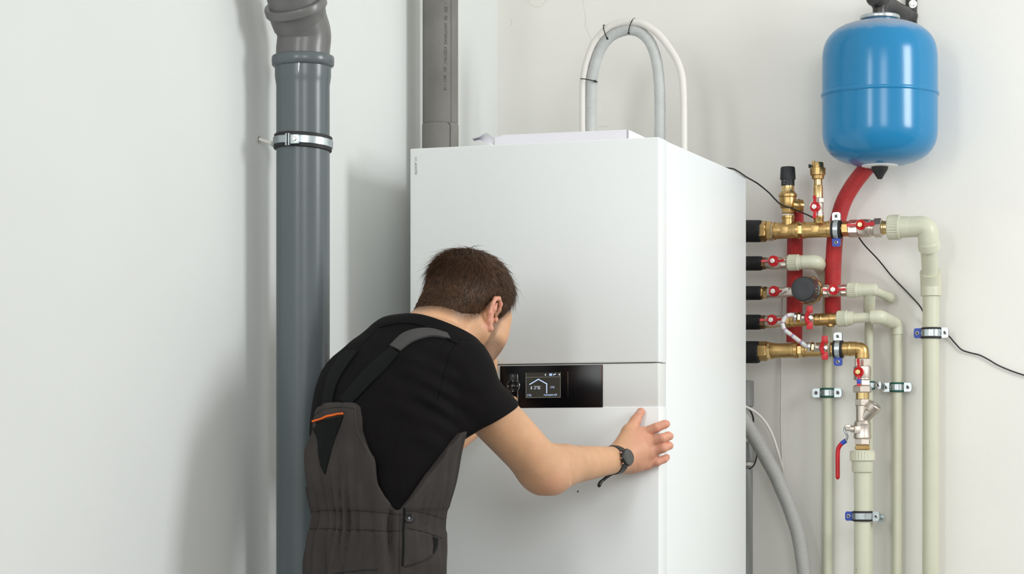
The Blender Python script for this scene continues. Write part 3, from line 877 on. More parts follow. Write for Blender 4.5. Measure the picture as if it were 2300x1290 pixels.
# air vent with its shut-off valve
V2 = Run(1839, 500, 1836.5, 364, OM)
root = thing('ball_valve', 'small nickel shut-off valve standing under the brass air vent', 'valve', B(1839, 505, OM))
V2.part('base', 'brass', root, [(506, 11), (492, 11), (490.5, 12), (486, 12), (485, 9)])
V2.part('body', 'nickel', root, [(486, 9), (485.5, 11.6), (481, 11.8), (480, 10.8), (470, 10.2), (469, 10.8), (458, 11), (457, 12), (455, 10)])
V2.hexa('hex_end', 'nickel', root, 457, 444, 12.0)
butterfly(root, 1830.6, 465, OM + 0.028, [(0, 1, 25, 6.5), (0, -1, 26, 7)], 11.3)
root = thing('air_vent', 'brass automatic air vent with a small black side knob, next to the safety valve', 'air vent', B(1837.5, 446, OM))
V2.part('check_sleeve', 'brass_bright', root, [(446, 9), (445, 10.6), (418, 10.6), (417, 11), (416, 9)])
V2.part('neck', 'brass_bright', root, [(417, 9.4), (400, 9.4)])
V2.part('float_chamber', 'brass', root, [(404, 9), (402, 13.6), (395, 14.4), (393.5, 17.2), (386, 17.6), (378, 17.4), (376.5, 13.8), (368, 13.4), (365.5, 12.6), (364.5, 9)], 40)
V2.part('top_nipple', 'brass', root, [(366, 3), (362, 3)], 12) if False else MB().lathe(B(1827, 366, OM + 0.004), UP, [(0, pxm(3.6)), (pxm(4), pxm(3.6)), (pxm(5), pxm(2.6))], 14).build('top_nipple', 'brass', root)
MB().lathe(B(1825, 373, OM + 0.005), (-E1), [(0, pxm(2)), (pxm(4), pxm(2)), (pxm(4.5), pxm(4.4)), (pxm(8.5), pxm(4.4))], 14).build('bleed_knob', 'pump_black', root)

# ball valve at the right end of the manifold
root = thing('ball_valve', 'large nickel ball valve with a red wing handle at the end of the upper manifold', 'valve', B(1935, 535, OM))
R1.hexa('hex_end', 'nickel', root, 1906, 1929, 18.8)
R1.part('body', 'nickel', root, [(1928, 16), (1929, 19.6), (1934, 20.8), (1946, 20.8), (1951, 19.8), (1952, 20.6), (1955, 20.6), (1956, 18.8), (1964, 18.4)])
R1.hexa('union_nut', 'nickel', root, 1963, 1982, 20.6, ph=0.25)
butterfly(root, 1933, 505.5, OM + 0.030, [(-1, 0.0, 30, 6.5), (1, 0.05, 31, 8.5)], 11.5, nutm='brass_bright')
R1.part('brass_tail', 'brass_bright', root, [(1981, 14), (1981.5, 16.4), (1985, 16.4), (1986, 15.2), (1998, 15.2)])
# plastic pipe 1
root = thing('plastic_pipe', 'thick beige plastic pipe with an elbow, rightmost of the vertical pipes', 'pipe', B(2090, 1285, 0.05))
ribbed(R1, root, 1994, 2023, 28)
q0 = R1.p(2022)
RA = Run(2020, 510.5, 2060, 509, OM)
RA.part('coupling', 'ppr', root, [(2018, 20), (2020, 24.5), (2038, 24.2), (2043, 23.8), (2044, 22)])
pth = arc_path([B(2040, 510, OM), B(2083.5, 508, OM), B(2086, 545, 0.122), B(2088, 558, 0.112)], pxm(30), 10)
MB().tube(pth, [pxm(23.2)] * (len(pth) - 6) + [pxm(24.5)] * 4 + [pxm(25)] * 2, 32).build('elbow', 'ppr', root)
MB().tube([B(2084.5, 540, 0.122), B(2091, 640, 0.045)], pxm(18.2), 32).build('sloping_pipe', 'ppr', root)
pth = [B(2089.5, 611, 0.068), B(2090.3, 625, 0.058), B(2091, 640, 0.0505), B(2091, 652, 0.05), B(2091, 665, 0.05)]
MB().tube(spline(pth, 5), pxm(23.2), 36).build('angle_fitting', 'ppr', root)
V4 = Run(2091, 650, 2090.5, 1285, 0.05)
V4.part('pipe', 'ppr', root, [(650, 18.6), (1000, 18.6), (1700, 18.6)], 36)
clamp_v(2092, 748.5, 0.05, 18.8, 25, 15, 'steel clamp with a blue left ear on the thick rightmost pipe', 'rubber', 'plastic_blue', 0.0, 'clamps on the plastic pipes')

# ------------------------------------------------------------------ row 2
foam_sleeve(1660, 1712, 592, 16.3, OM, 'black foam sleeve on the second pipe from the top, beside the cabinet')
R2 = Run(1712, 592, 1850, 588.5, OM)
root = thing('ball_valve', 'nickel ball valve with a red wing handle, second row beside the cabinet', 'valve', B(1740, 607, OM), 'ball valves beside the cabinet')
R2.hexa('brass_nut', 'brass_dark', root, 1707, 1722, 13.0)
R2.part('body', 'nickel', root, [(1720, 10), (1721, 13), (1727, 13.8), (1732, 15), (1746, 15), (1751, 13.8), (1756, 13.2), (1757, 10)])
R2.hexa('hex_end', 'nickel', root, 1755, 1769, 13.4)
butterfly(root, 1737, 586.5, OM + 0.024, [(-1, 0.0, 26, 5.5), (1, 0.0, 25, 5.5)], 12.2)
root = thing('plastic_pipe', 'beige plastic pipe turning down from the second row, left of the vertical pipes', 'pipe', B(1858, 1285, 0.03))
ribbed(R2, root, 1769, 1795, 18.4, 22)
R2.part('coupling', 'ppr', root, [(1794, 12), (1794.5, 16.4), (1801, 16.2), (1801.5, 15), (1806, 15)])
pth = arc_path([B(1803, 589.5, OM), B(1834, 588.5, OM), B(1846, 602, 0.042), B(1857.5, 632, 0.024)], pxm(22), 10)
MB().tube(pth, [pxm(16.2)] * (len(pth) - 4) + [pxm(15)] * 4, 28).build('elbow', 'ppr', root)
pth = [B(1851, 612, 0.034), B(1857, 630, 0.025), B(1858.5, 642, 0.024), B(1858.5, 900, 0.024), B(1857, 1700, 0.024)]
MB().tube(pth, pxm(11.4), 28).build('pipe', 'ppr', root)

# ------------------------------------------------------------------ row 3 with the pump
foam_sleeve(1660, 1711, 658.5, 15.8, OM, 'black foam sleeve on the middle pipe, level with the round pump')
R3 = Run(1712, 658, 1940, 651.5, OM)
root = thing('ball_valve', 'nickel ball valve with a red handle on the left of the black pump', 'valve', B(1740, 672, OM), 'ball valves beside the cabinet')
R3.hexa('brass_nut', 'brass', root, 1702, 1715, 14.0)
R3.hexa('brass_collar', 'brass_bright', root, 1714, 1725, 13.2, ph=0.3)
R3.part('body', 'nickel', root, [(1724, 9), (1724.5, 12.5), (1732, 13.2), (1748, 13.2), (1752, 12.2), (1768, 11.8)])
butterfly(root, 1738, 654.5, OM + 0.023, [(1, -0.02, 26, 5.5)], 12.2)
root = thing('circulation_pump', 'small round pump with a black knurled cap and brass housing', 'pump', B(1805, 690, OM))
pc = B(1819, 653.5, OM - 0.008)
MB().lathe(pc, NB, [(-0.012, pxm(18)), (0.000, pxm(30)), (0.008, pxm(33)), (0.016, pxm(33)), (0.021, pxm(31)), (0.022, pxm(27))], 10, ph=0.2).build('brass_housing', 'brass', root, smooth=25)
MB().lathe(pc + NB * 0.014, NB, [(0, pxm(29.5)), (0.010, pxm(29.5)), (0.012, pxm(28.5)), (0.050, pxm(27.5)), (0.060, pxm(27))], 44).build('motor_body', 'pump_grey', root)
MB().lathe(pc + NB * 0.064, NB, [(0, pxm(26.6)), (0.001, pxm(27.6)), (0.012, pxm(27.4)), (0.0135, pxm(25.6)), (0.0140, pxm(24.2)), (0.0130, pxm(12))], 240, ribs=60, ribd=pxm(2.0), ribmask=[0, 1, 1, 0, 0, 0]).build('knurled_cap', 'pump_black', root, smooth=28)
# type plate on the motor body
st = []
for i in range(7):
    for (j, tt) in ((0, 0.022), (1, 0.050)):
        pass
ang0 = [math.radians(a) for a in (-22, -13, -4, 5, 14, 23)]
ringv = []
for a in ang0:
    dd = E1 * math.cos(a) + UP * math.sin(a)
    ringv.append((pc + NB * (0.014 + 0.016) + dd * pxm(29.2), pc + NB * (0.014 + 0.030) + dd * pxm(28.8)))
vs_ = [p for q in ringv for p in q]
MB().add(vs_, [(2 * i, 2 * i + 1, 2 * i + 3, 2 * i + 2) for i in range(len(ringv) - 1)]).build('type_plate', 'sticker', root, smooth=None)
R3.part('pipe_stub', 'nickel', root, [(1762, 11), (1790, 11)])
R3.hexa('outlet_nut', 'brass', root, 1840, 1851, 11)
root = thing('ball_valve', 'nickel ball valve with a red wing handle on the right of the black pump', 'valve', B(1876, 666, OM), 'ball valves beside the cabinet')
R3.hexa('hex_end', 'nickel', root, 1849, 1862, 13.6)
R3.part('body', 'nickel', root, [(1861, 9), (1861.5, 12.6), (1868, 13.6), (1884, 13.6), (1889, 12.4), (1890, 9)])
R3.hexa('hex_end', 'nickel', root, 1889, 1904, 12.8)
butterfly(root, 1872.5, 651, OM + 0.024, [(-1, 0.0, 24, 5), (1, 0.0, 28, 5)], 12.0)
root = thing('plastic_pipe', 'slim beige plastic pipe with a tee that runs down behind the strainer', 'pipe', B(1953, 1285, 0.06))
ribbed(R3, root, 1903, 1927, 17.2, 22)
R3.part('coupling', 'ppr', root, [(1926, 11), (1926.5, 15.4), (1937, 15), (1937.5, 13)])
R3.part('tee', 'ppr', root, [(1936, 12), (1937, 14), (1962, 14), (1968, 12.4), (1971.5, 8), (1972.5, 2)], 32)
tb = B(1955, 652, OM)
MB().tube([tb, B(1953, 670, 0.108), B(1952.5, 692, 0.090), B(1952, 699, 0.084)], [pxm(13), pxm(13.2), pxm(13), pxm(12.6)], 28).build('tee_branch', 'ppr', root)
MB().tube([B(1952, 690, 0.090), B(1951.7, 712, 0.076), B(1951.5, 740, 0.062), B(1951.5, 900, 0.06), B(1951.5, 1700, 0.06)], pxm(9.4), 24).build('pipe', 'ppr', root)
pth = [B(1962, 653, OM), B(1972, 657, 0.105), B(1988, 664, 0.058), B(1998, 668, 0.030), B(2001, 669, 0.018)]
MB().tube(spline(pth, 4), [pxm(9.5)] * 10 + [pxm(11.5), pxm(12.6), pxm(12.8), pxm(12.8), pxm(12.4), pxm(11.5), pxm(10.5)], 24).build('wall_branch', 'ppr', root)

# ------------------------------------------------------------------ row 4
foam_sleeve(1660, 1709, 724, 17, OM, 'black foam sleeve on the fourth pipe from the top, below the pump level')
R4 = Run(1712, 724, 1960, 713, OM)
root = thing('ball_valve', 'nickel ball valve with a red wing handle, fourth row beside the clear hose', 'valve', B(1738, 740, OM), 'ball valves beside the cabinet')
R4.hexa('brass_nut', 'brass_dark', root, 1706, 1720, 14.6)
R4.part('body', 'nickel', root, [(1719, 11), (1720, 14.4), (1726, 15.4), (1741, 15.4), (1748, 13.6), (1760, 13), (1768, 12.4)])
butterfly(root, 1733.5, 719, OM + 0.025, [(-1, 0.0, 26, 5.2), (1, 0.05, 24, 5.2)], 12.0)
root = thing('brass_fitting', 'lower brass fitting line in the fourth row behind the red wing handle', 'pipe fitting', B(1800, 735, OM))
R4.hexa('nut', 'brass', root, 1766, 1777, 13.6)
R4.part('tee', 'brass', root, [(1776, 12), (1777, 14), (1783, 14.2), (1784, 13), (1812, 13), (1813, 14), (1818, 14), (1819, 10)])
R4.hexa('middle_nut', 'nickel', root, 1818, 1831, 12)
R4.part('check_valve', 'brass', root, [(1829, 12), (1830, 14.2), (1835, 14.4), (1836, 13.8), (1843, 13.8), (1844, 14.6), (1846, 14.6), (1847, 13.8), (1864, 13.8), (1865, 14.6), (1871, 14.6), (1872, 14), (1881, 14), (1881.5, 11)], 40)
MB().lathe(B(1866, 724, OM), -UP, [(0, pxm(9)), (pxm(9), pxm(9)), (pxm(11), pxm(7))], 24).build('bottom_plug', 'brass', root)
root = thing('plastic_pipe', 'beige plastic pipe with two elbows running down to the right of the strainer', 'pipe', B(2015, 1285, 0.03))
ribbed(R4, root, 1880, 1904, 18.4, 22)
R4.part('coupling', 'ppr', root, [(1903, 12), (1903.5, 16.6), (1912, 16), (1916.5, 15), (1917, 11)])
R4.part('straight_pipe', 'ppr', root, [(1914, 11.2), (1962, 11.0)])
pth = arc_path([B(1957, 713.4, OM), B(1976, 712, OM), B(1997, 722, 0.062), B(2006, 726, 0.038)], pxm(16), 8)
MB().tube(pth, [pxm(15.8)] * (len(pth) - 4) + [pxm(13.5), pxm(12), pxm(11.4), pxm(11)], 28).build('elbow', 'ppr', root)
pth = arc_path([B(1996, 721, 0.064), B(2013.5, 727, 0.030), B(2015.5, 752, 0.030)], pxm(14), 8)
MB().tube(pth, [pxm(13.6)] * len(pth), 28).build('elbow', 'ppr', root)
V3 = Run(2015.5, 745, 2014.5, 1285, 0.03)
V3.part('pipe', 'ppr', root, [(748, 11.4), (1000, 11.4), (1700, 11.4)], 28)

# ------------------------------------------------------------------ row 5: lower manifold
foam_sleeve(1660, 1706, 791.5, 25, OM, 'thick black foam sleeve on the lowest brass pipe, beside the cabinet')
R5 = Run(1712, 789, 1925, 783.5, OM)
root = thing('brass_manifold', 'lower brass manifold that ends in an elbow above the strainer', 'manifold', B(1712, 818, OM))
R5.hexa('union_nut', 'brass', root, 1703.5, 1724, 21.0)
R5.hexa('lock_nut', 'brass_bright', root, 1723, 1734, 19.6, ph=0.3)
R5.part('check_valve', 'brass', root, [(1733, 14), (1733.5, 18.4), (1738, 18.6), (1739, 17.2), (1746, 17), (1748, 16.6), (1776, 16.6), (1778, 17.2), (1784, 17.4), (1785, 18.6), (1792, 18.4), (1793, 14)], 44)
R5.hexa('nipple', 'brass_bright', root, 1792, 1804, 15.4)
R5.part('tee', 'brass', root, [(1803, 13), (1803.5, 17.2), (1810, 17.4), (1811, 16), (1845, 16), (1852, 16.4), (1853, 18), (1862, 18), (1863, 14)], 44)
R5.part('thread_seal', 'flax', root, [(1861, 13), (1862, 17.2), (1865, 17.4), (1867, 13)])
R5.hexa('reducer_nut', 'brass', root, 1866, 1876, 14.8)
R5.part('pipe_stub', 'brass', root, [(1870, 13), (1900, 13)])
R5.part('socket', 'brass', root, [(1892, 13), (1892.5, 16.2), (1906, 16.2), (1907, 17.0), (1911, 17.0), (1912, 16.2), (1924, 16.2), (1925, 13)], 40)
pth = arc_path([B(1920, 784, OM), B(1937, 783.5, OM), B(1936.5, 806, OM)], pxm(15), 10)
MB().tube(pth, pxm(14.6), 32).build('elbow', 'brass', root)
MB().lathe(B(1936.5, 795, OM), -UP, [(0, pxm(14)), (pxm(0.5), pxm(16)), (pxm(10), pxm(16)), (pxm(10.5), pxm(12))], 32).build('elbow_socket', 'brass', root)
clamp_h(1883, 785, OM, 16.5, 22, 18, 'steel clamp with a blue lower ear on the lower brass manifold', 'plastic_blue', 'clamps on the brass manifolds')

# vertical ball valve, strainer and thick pipe
V5 = Run(1937, 800, 1937, 1290, OM)
root = thing('ball_valve', 'nickel ball valve with an upright red handle below the lower brass elbow', 'valve', B(1937, 882, OM))
V5.hexa('hex_end', 'nickel', root, 805, 824, 17.4)
V5.part('body', 'nickel', root, [(823, 14), (824, 19), (829, 19.8), (842, 19.8), (849, 19), (850, 19.8), (853, 19.8), (854, 18)])
V5.hexa('hex_lower', 'nickel', root, 853, 867, 17.6, ph=0.2)
V5.hexa('union_nut', 'nickel', root, 866.5, 882.5, 20.8, ph=0.35)
butterfly(root, 1928.5, 836, OM + 0.030, [(0, 1, 29, 5.2), (0.06, -1, 32, 7)], 11.4, nutm='brass_bright', tip=(0.06, -1, 16, 27, 8.5))
V5.part('brass_tail', 'brass_bright', root, [(881, 14.8), (897, 14.8)])
root = thing('strainer_valve', 'nickel strainer with an angled cap and a red lever on the vertical pipe', 'valve', B(1937, 1012, OM))
V5.hexa('hex_top', 'nickel', root, 896, 912.5, 16.6, ph=0.3)
V5.part('upper_body', 'nickel', root, [(911, 13), (912, 14.4), (948, 14.4)], 36)
ya = B(1937, 944, OM)
yd = (E1 * 0.66 + UP * 0.72 + NB * 0.12).normalized()
MB().lathe(ya, yd, [(0, pxm(13)), (pxm(26), pxm(14)), (pxm(29), pxm(15)), (pxm(31), pxm(16.6)), (pxm(34), pxm(16.6)), (pxm(34.5), pxm(15.6)), (pxm(37), pxm(15.6)), (pxm(37.5), pxm(16.8)), (pxm(45), pxm(16.4)), (pxm(47), pxm(14)), (pxm(47.2), pxm(5))], 36).build('strainer_cap', 'nickel', root)
MB().box(ya + yd * pxm(48.2), (yd, yd.cross(NB), NB), (pxm(3), pxm(6), pxm(26)), 0.0006).build('cap_slot_bar', 'nickel', root)
V5.part('valve_body', 'nickel', root, [(944, 13), (947, 17), (951, 18.4), (953, 19.4), (955, 18.8), (975, 19), (979, 19.8), (984, 19.8), (986, 18)], 40)
MB().box(B(1930, 966, OM) + NB * pxm(18.2), (E1, NB, UP), (pxm(13), 0.003, pxm(16)), 0.0008).build('cast_mark', 'nickel', root)
V5.hexa('hex_bottom', 'nickel', root, 985, 1000, 17.2, ph=0.25)
V5.hexa('brass_ring', 'brass', root, 1000.5, 1011, 17.0)
sx = B(1920, 964, OM)
MB().lathe(sx, -E1, [(0, pxm(8)), (pxm(9), pxm(8)), (pxm(10), pxm(5)), (pxm(20), pxm(4.4))], 20).build('spindle', 'nickel', root)
MB().box(B(1905.5, 958.5, OM), (E1, NB, UP), (pxm(13), pxm(11), pxm(8)), 0.001).build('lever_fork', 'nickel', root)
lv = MB().tube(bp([(1900, 958, OM), (1896.5, 965, OM), (1899, 972, OM), (1903, 980, OM), (1901, 988, OM), (1895, 995, OM), (1889, 1001, OM)], 5), pxm(3.6), 14, sq=0.7).build('lever', 'zinc', root)
MB().tube(bp([(1900, 990, OM), (1890, 997, OM)], 3), pxm(5.2), 16).build('grip_ring', 'plastic_blue', lv)
g_ = bp([(1894, 994, OM), (1887, 1001, OM), (1882.5, 1010, OM), (1881.5, 1025, OM), (1881.5, 1050, OM), (1881.6, 1071, OM), (1881.6, 1078, OM)], 6)
MB().tube(g_, [pxm(4.9)] * (len(g_) - 6) + [pxm(4.7), pxm(4.3), pxm(3.8), pxm(3.0), pxm(2.0), pxm(0.8)], 20).build('lever_grip', 'red_plastic', lv)
root = thing('plastic_pipe', 'thick beige plastic pipe with a ribbed collar hanging below the strainer', 'pipe', B(1937, 1285, OM))
MB()
ribbed(V5, root, 1012, 1036, 28, 24)
V5.part('coupling', 'ppr', root, [(1034, 20), (1035, 24), (1056, 23.6), (1060.5, 22.6), (1062, 20.5), (1062, 17)])
V5.part('pipe', 'ppr', root, [(1058, 18.6), (1300, 18.6), (1700, 18.6)], 36)
text_mesh('printed_mark', '20 N 4/2', B(1925.5, 1291, OM + pxm(15.6)), -UP, E1, pxm(7.5), 'print_grey', root)
rt = clamp_v(1937.5, 1160, OM, 18.8, 23, 15, 'steel clamp with a blue left ear on the pipe below the strainer', 'rubber', 'plastic_blue', 0.0, 'clamps on the plastic pipes', rod=False)
sb = B(1979, 1165, 0.09)
MB().tube([B(1972, 1160, OM), sb, B(1979, 1165, 0.0) * 0.9 + sb * 0.1], pxm(5), 12).build('wall_stud', 'zinc', rt)
MB().tube([sb, sb + NB * 0.012], pxm(10), 24).build('stud_nut', 'zinc', rt)
clamp_v(1858.5, 883, 0.024, 11.6, 22, 17, 'steel clamp with green lining on the left beige pipe', 'rubber_green', 'zinc', 0.0, 'green lined clamps on the slim pipes')
clamp_v(2015, 870.5, 0.030, 11.6, 22, 17, 'steel clamp with green lining right of the strainer', 'rubber_green', 'zinc', 0.0, 'green lined clamps on the slim pipes')
clamp_v(1951.5, 866, 0.062, 9.6, 19, 14, 'steel clamp half hidden behind the upright nickel ball valve', 'rubber_green', 'zinc', 0.0, 'green lined clamps on the slim pipes')

# ------------------------------------------------------------------ drain cocks joined by a clear hose
def drain_cock(px, py, label, hx, hy0, hy1):
    root = thing('drain_cock', label, 'valve', B(px, py, OM + 0.03), 'drain cocks with red wing handles')
    c = B(px, py, OM + 0.034)
    ax = (E1 * 0.93 - NB * 0.30 + UP * -0.1).normalized()
    MB().lathe(c, ax, [(0, pxm(6)), (0.002, pxm(10.5)), (0.008, pxm(11)), (0.010, pxm(8))], 24).build('hose_collar', 'steel_bright', root)
    MB().lathe(c, ax, [(0.011, pxm(11.6)), (0.017, pxm(11.6))], 6).build('hose_nut', 'brass_bright', root, smooth=None)
    MB().lathe(c, ax, [(0.018, pxm(12.5)), (0.021, pxm(12.5))], 6, ph=0.5).build('lock_washer', 'nickel', root, smooth=None)
    MB().lathe(c, ax, [(0.020, pxm(9)), (0.046, pxm(9)), (0.050, pxm(7))], 24).build('cock_body', 'nickel', root)
    # wing handle seen flat: two paddles on a bowed neck
    mb = MB()
    ym = (hy0 + hy1) / 2
    oo = OM + 0.040
    for (ya_, yb_, s) in ((hy0, hy0 + 16, 1), (hy1 - 16, hy1, -1)):
        mb.box(B(hx + 3.5, (ya_ + yb_) / 2, oo + 0.004), (E1, NB, UP), (pxm(13.5), 0.005, pxm(16.5)), 0.001)
    mb.tube(bp([(hx + 2, hy0 + 12, oo + 0.004), (hx - 2, hy0 + 18, oo + 0.001), (hx - 3.5, ym, oo - 0.002), (hx - 2, hy1 - 18, oo + 0.001), (hx + 2, hy1 - 12, oo + 0.004)], 5), pxm(4.6), 12)
    h_ = mb.build('wing_handle', 'red_plastic', root)
    MB().lathe(B(hx + 2, ym, oo - 0.004), (E1 * 0.7 + NB * 0.7), [(0, pxm(5)), (0.008, pxm(5)), (0.009, pxm(4))], 12).build('handle_bolt', 'steel_bright', h_)
    return root
drain_cock(1781, 712, 'nickel drain cock with a red wing handle at the upper end of the clear hose', 1815, 687.5, 739.5)
drain_cock(1812, 779, 'nickel drain cock with a red wing handle at the lower end of the clear hose', 1849, 755, 808)
ch = bp([(1783, 709, OM + 0.036), (1777, 707.5, OM + 0.042), (1768, 710, OM + 0.050), (1760, 719, OM + 0.054), (1758.3, 731, OM + 0.055), (1763.5, 742, OM + 0.053), (1777, 752.5, OM + 0.048), (1792, 764, OM + 0.042), (1807, 775, OM + 0.037), (1814, 780, OM + 0.034)], 7)
rt = thing('clear_hose', 'short clear plastic hose looping between the two drain cocks', 'hose', B(1785, 785, OM))
MB().tube(ch, pxm(4.9), 20).build('hose', 'clear_hose', rt)
MB().tube(ch, pxm(2.2), 10).build('bore', 'nickel', rt)
for i in (14, 24, 33, 42, 51):
    for dj, m_ in ((0, 'red_plastic'), (1, 'plastic_blue')):
        p_, q_ = ch[i + dj], ch[i + dj + 1]
        MB().tube([p_, p_ + (q_ - p_) * 0.55], pxm(5.0), 20, cap=False).build('print_stripe', m_, rt)

# ------------------------------------------------------------------ cables and lower left clutter
def side_d(px):                                    # depth along the cabinet side at a picture column
    u_ = (px - CX) / F
    return (u_ * P0.y - P0.x) / (ST - u_ * CT)
cabp = [cab(0.10, side_d(1636), zt + 0.003), cab(0.03, side_d(1640), zt + 0.0025), cab(0.003, side_d(1646), zt + 0.0025), cab(-0.003, side_d(1655), zt - 0.0005), cab(-0.004, side_d(1664), zt - 0.003), cab(-0.004, side_d(1675), zt - 0.006)]
o_ = MB().tube(spline(cabp + [B(*p) for p in ((1702, 412.7, 0.19), (1727, 433, 0.175), (1741, 448, 0.168), (1755, 460, 0.165), (1779.5, 469, 0.160), (1800, 477, 0.156), (1822, 487, 0.152), (1829, 491, 0.150))], 6), pxm(1.7), 8).build('sensor_cable', 'cable_black')
tag(o_, 'thin black cable drooping from the cabinet top to the upper manifold', 'cable')
o_ = MB().tube(bp([(1925, 524, 0.10), (1929, 533, 0.09), (1941, 550, 0.07), (1954, 564, 0.05), (1971.6, 582.6, 0.03), (1986, 600, 0.02), (2004, 622, 0.012), (2037, 656, 0.012), (2064.6, 686, 0.012), (2075, 703.5, 0.012), (2092, 728, 0.010), (2112, 742, 0.008), (2130, 754, 0.006), (2145, 771, 0.005), (2160, 786, 0.005), (2180, 793, 0.005), (2200, 798, 0.005), (2220, 808, 0.005), (2240, 820, 0.005), (2270, 833, 0.005), (2300, 843, 0.005), (2330, 850, 0.005)], 5), pxm(1.7), 8).build('sensor_cable', 'cable_black')
tag(o_, 'thin black cable sagging across the right wall behind the thick pipe', 'cable')
o_ = MB().tube(bp([(1772, 650, OM + 0.05), (1764, 651, OM + 0.045), (1758, 657, OM + 0.03), (1756, 668, 0.10), (1756, 690, 0.04), (1756.5, 760, 0.008), (1755, 860, 0.006), (1754.5, 960, 0.006), (1757, 1030, 0.006), (1759, 1052, 0.012), (1760, 1075, 0.02)], 6), [pxm(3.4)] * 20 + [pxm(2.2)] * 41, 10).build('pump_cable', 'cable_white')
tag(o_, 'thin white cable running straight down the wall from the pump', 'cable')
o_ = MB().tube(bp([(1655, 905, 0.10), (1677.7, 915, 0.09), (1695, 925, 0.08), (1710, 938, 0.075), (1723, 955, 0.07), (1734, 976, 0.066), (1742, 998, 0.062), (1748, 1018, 0.06), (1754, 1040, 0.05), (1758.6, 1056, 0.045), (1760.5, 1075, 0.04)], 5), pxm(3.1), 10).build('supply_cable', 'cable_white')
tag(o_, 'white cable arching out from behind the cabinet above the ribbed hose', 'cable')
cz = spline([B(x, y, o) for x, y, o in ((1655, 925, 0.10), (1674, 950, 0.10), (1692, 979.6, 0.10), (1708, 1006, 0.10), (1724, 1035, 0.10), (1741, 1066, 0.10), (1755, 1098, 0.10), (1769, 1130, 0.10), (1780, 1161, 0.10), (1790, 1192, 0.10), (1797, 1224, 0.10), (1802, 1256, 0.10), (1806, 1290, 0.10), (1809, 1330, 0.10), (1810, 1400, 0.10))], 40)
L_ = [0.0]
for a, b in zip(cz[:-1], cz[1:]):
    L_.append(L_[-1] + (b - a).length)
nr = int(L_[-1] / pxm(0.88))
arr = np.array([[*p] for p in cz]); ts = np.linspace(0, L_[-1], nr)
P = [Vector((np.interp(t, L_, arr[:, 0]), np.interp(t, L_, arr[:, 1]), np.interp(t, L_, arr[:, 2]))) for t in ts]
o_ = MB().tube(P, [pxm(16.6) if (i % 4) in (0, 1) else pxm(15.3) for i in range(nr)], 24).build('ribbed_hose', 'corrugated')
tag(o_, 'grey corrugated hose slanting down to the floor from behind the cabinet', 'hose')
# conduit and junction box behind the cabinet edge
root = thing('wall_conduit', 'grey conduit box fixed to the wall just behind the cabinet edge', 'conduit', B(1682, 1040, 0))
MB().box(B(1670, 884, 0.030), (E1, NB, UP), (pxm(37), 0.06, pxm(60)), 0.003).build('upper_box', 'box_grey', root)
MB().box(B(1668, 1015, 0.035), (E1, NB, UP), (pxm(48), 0.07, pxm(46)), 0.003).build('junction_box', 'box_grey', root)
MB().box(B(1670, 1042, 0.030), (E1, NB, UP), (pxm(36), 0.05, pxm(10)), 0.002).build('box_lid', 'cable_white', root)
MB().box(B(1669, 1180, 0.025), (E1, NB, UP), (pxm(36), 0.05, pxm(260)), 0.002).build('trunking', 'box_grey', root)
o_ = MB().tube(bp([(1672, 912, 0.085), (1684, 922, 0.08), (1691, 936, 0.075), (1692, 950, 0.07)], 6), pxm(2.0), 8).build('short_cable', 'cable_black')
tag(o_, 'short black cable tucked behind the top of the ribbed hose', 'cable')
o_ = MB().tube(bp([(1698, 1012, 0.075), (1699.5, 1026, 0.06), (1695, 1042, 0.05), (1688, 1051, 0.045), (1680, 1055, 0.04)], 6), pxm(1.5), 8).build('short_cable', 'cable_black')
tag(o_, 'short black cable hanging below the grey junction box', 'cable')
# ------------------------------------------------------------------ the person: implicit surfaces meshed with surface nets
f32 = np.float32
def V3(p):
    return np.array([p[0], p[1], p[2]], dtype=float)
def smin(a, b, k):
    if k <= 0:
        return np.minimum(a, b)
    h = np.maximum(k - np.abs(a - b), 0) / k
    return np.minimum(a, b) - h * h * k * 0.25
def smax(a, b, k):
    return -smin(-a, -b, k)
def d_cone(a, b, ra, rb):
    a, b = V3(a), V3(b)
    ba = b - a
    L2 = float(ba @ ba)
    def fn(X, Y, Z):
        px, py, pz = X - a[0], Y - a[1], Z - a[2]
        h = np.clip((px * ba[0] + py * ba[1] + pz * ba[2]) / L2, 0, 1)
        return np.sqrt((px - h * ba[0]) ** 2 + (py - h * ba[1]) ** 2 + (pz - h * ba[2]) ** 2) - (ra + h * (rb - ra))
    r = max(ra, rb)
    return fn, np.minimum(a, b) - r, np.maximum(a, b) + r
def d_ell(c, rad, ax=None):
    c = V3(c); rad = np.array(rad, float)
    A = np.eye(3) if ax is None else np.array([V3(Vector(q).normalized()) for q in ax])
    def fn(X, Y, Z):
        p = (X - c[0], Y - c[1], Z - c[2])
        q = [(p[0] * A[i, 0] + p[1] * A[i, 1] + p[2] * A[i, 2]) for i in range(3)]
        k0 = np.sqrt((q[0] / rad[0]) ** 2 + (q[1] / rad[1]) ** 2 + (q[2] / rad[2]) ** 2) + 1e-9
        k1 = np.sqrt((q[0] / rad[0] ** 2) ** 2 + (q[1] / rad[1] ** 2) ** 2 + (q[2] / rad[2] ** 2) ** 2) + 1e-9
        return k0 * (k0 - 1) / k1
    m = rad.max()
    return fn, c - m, c + m
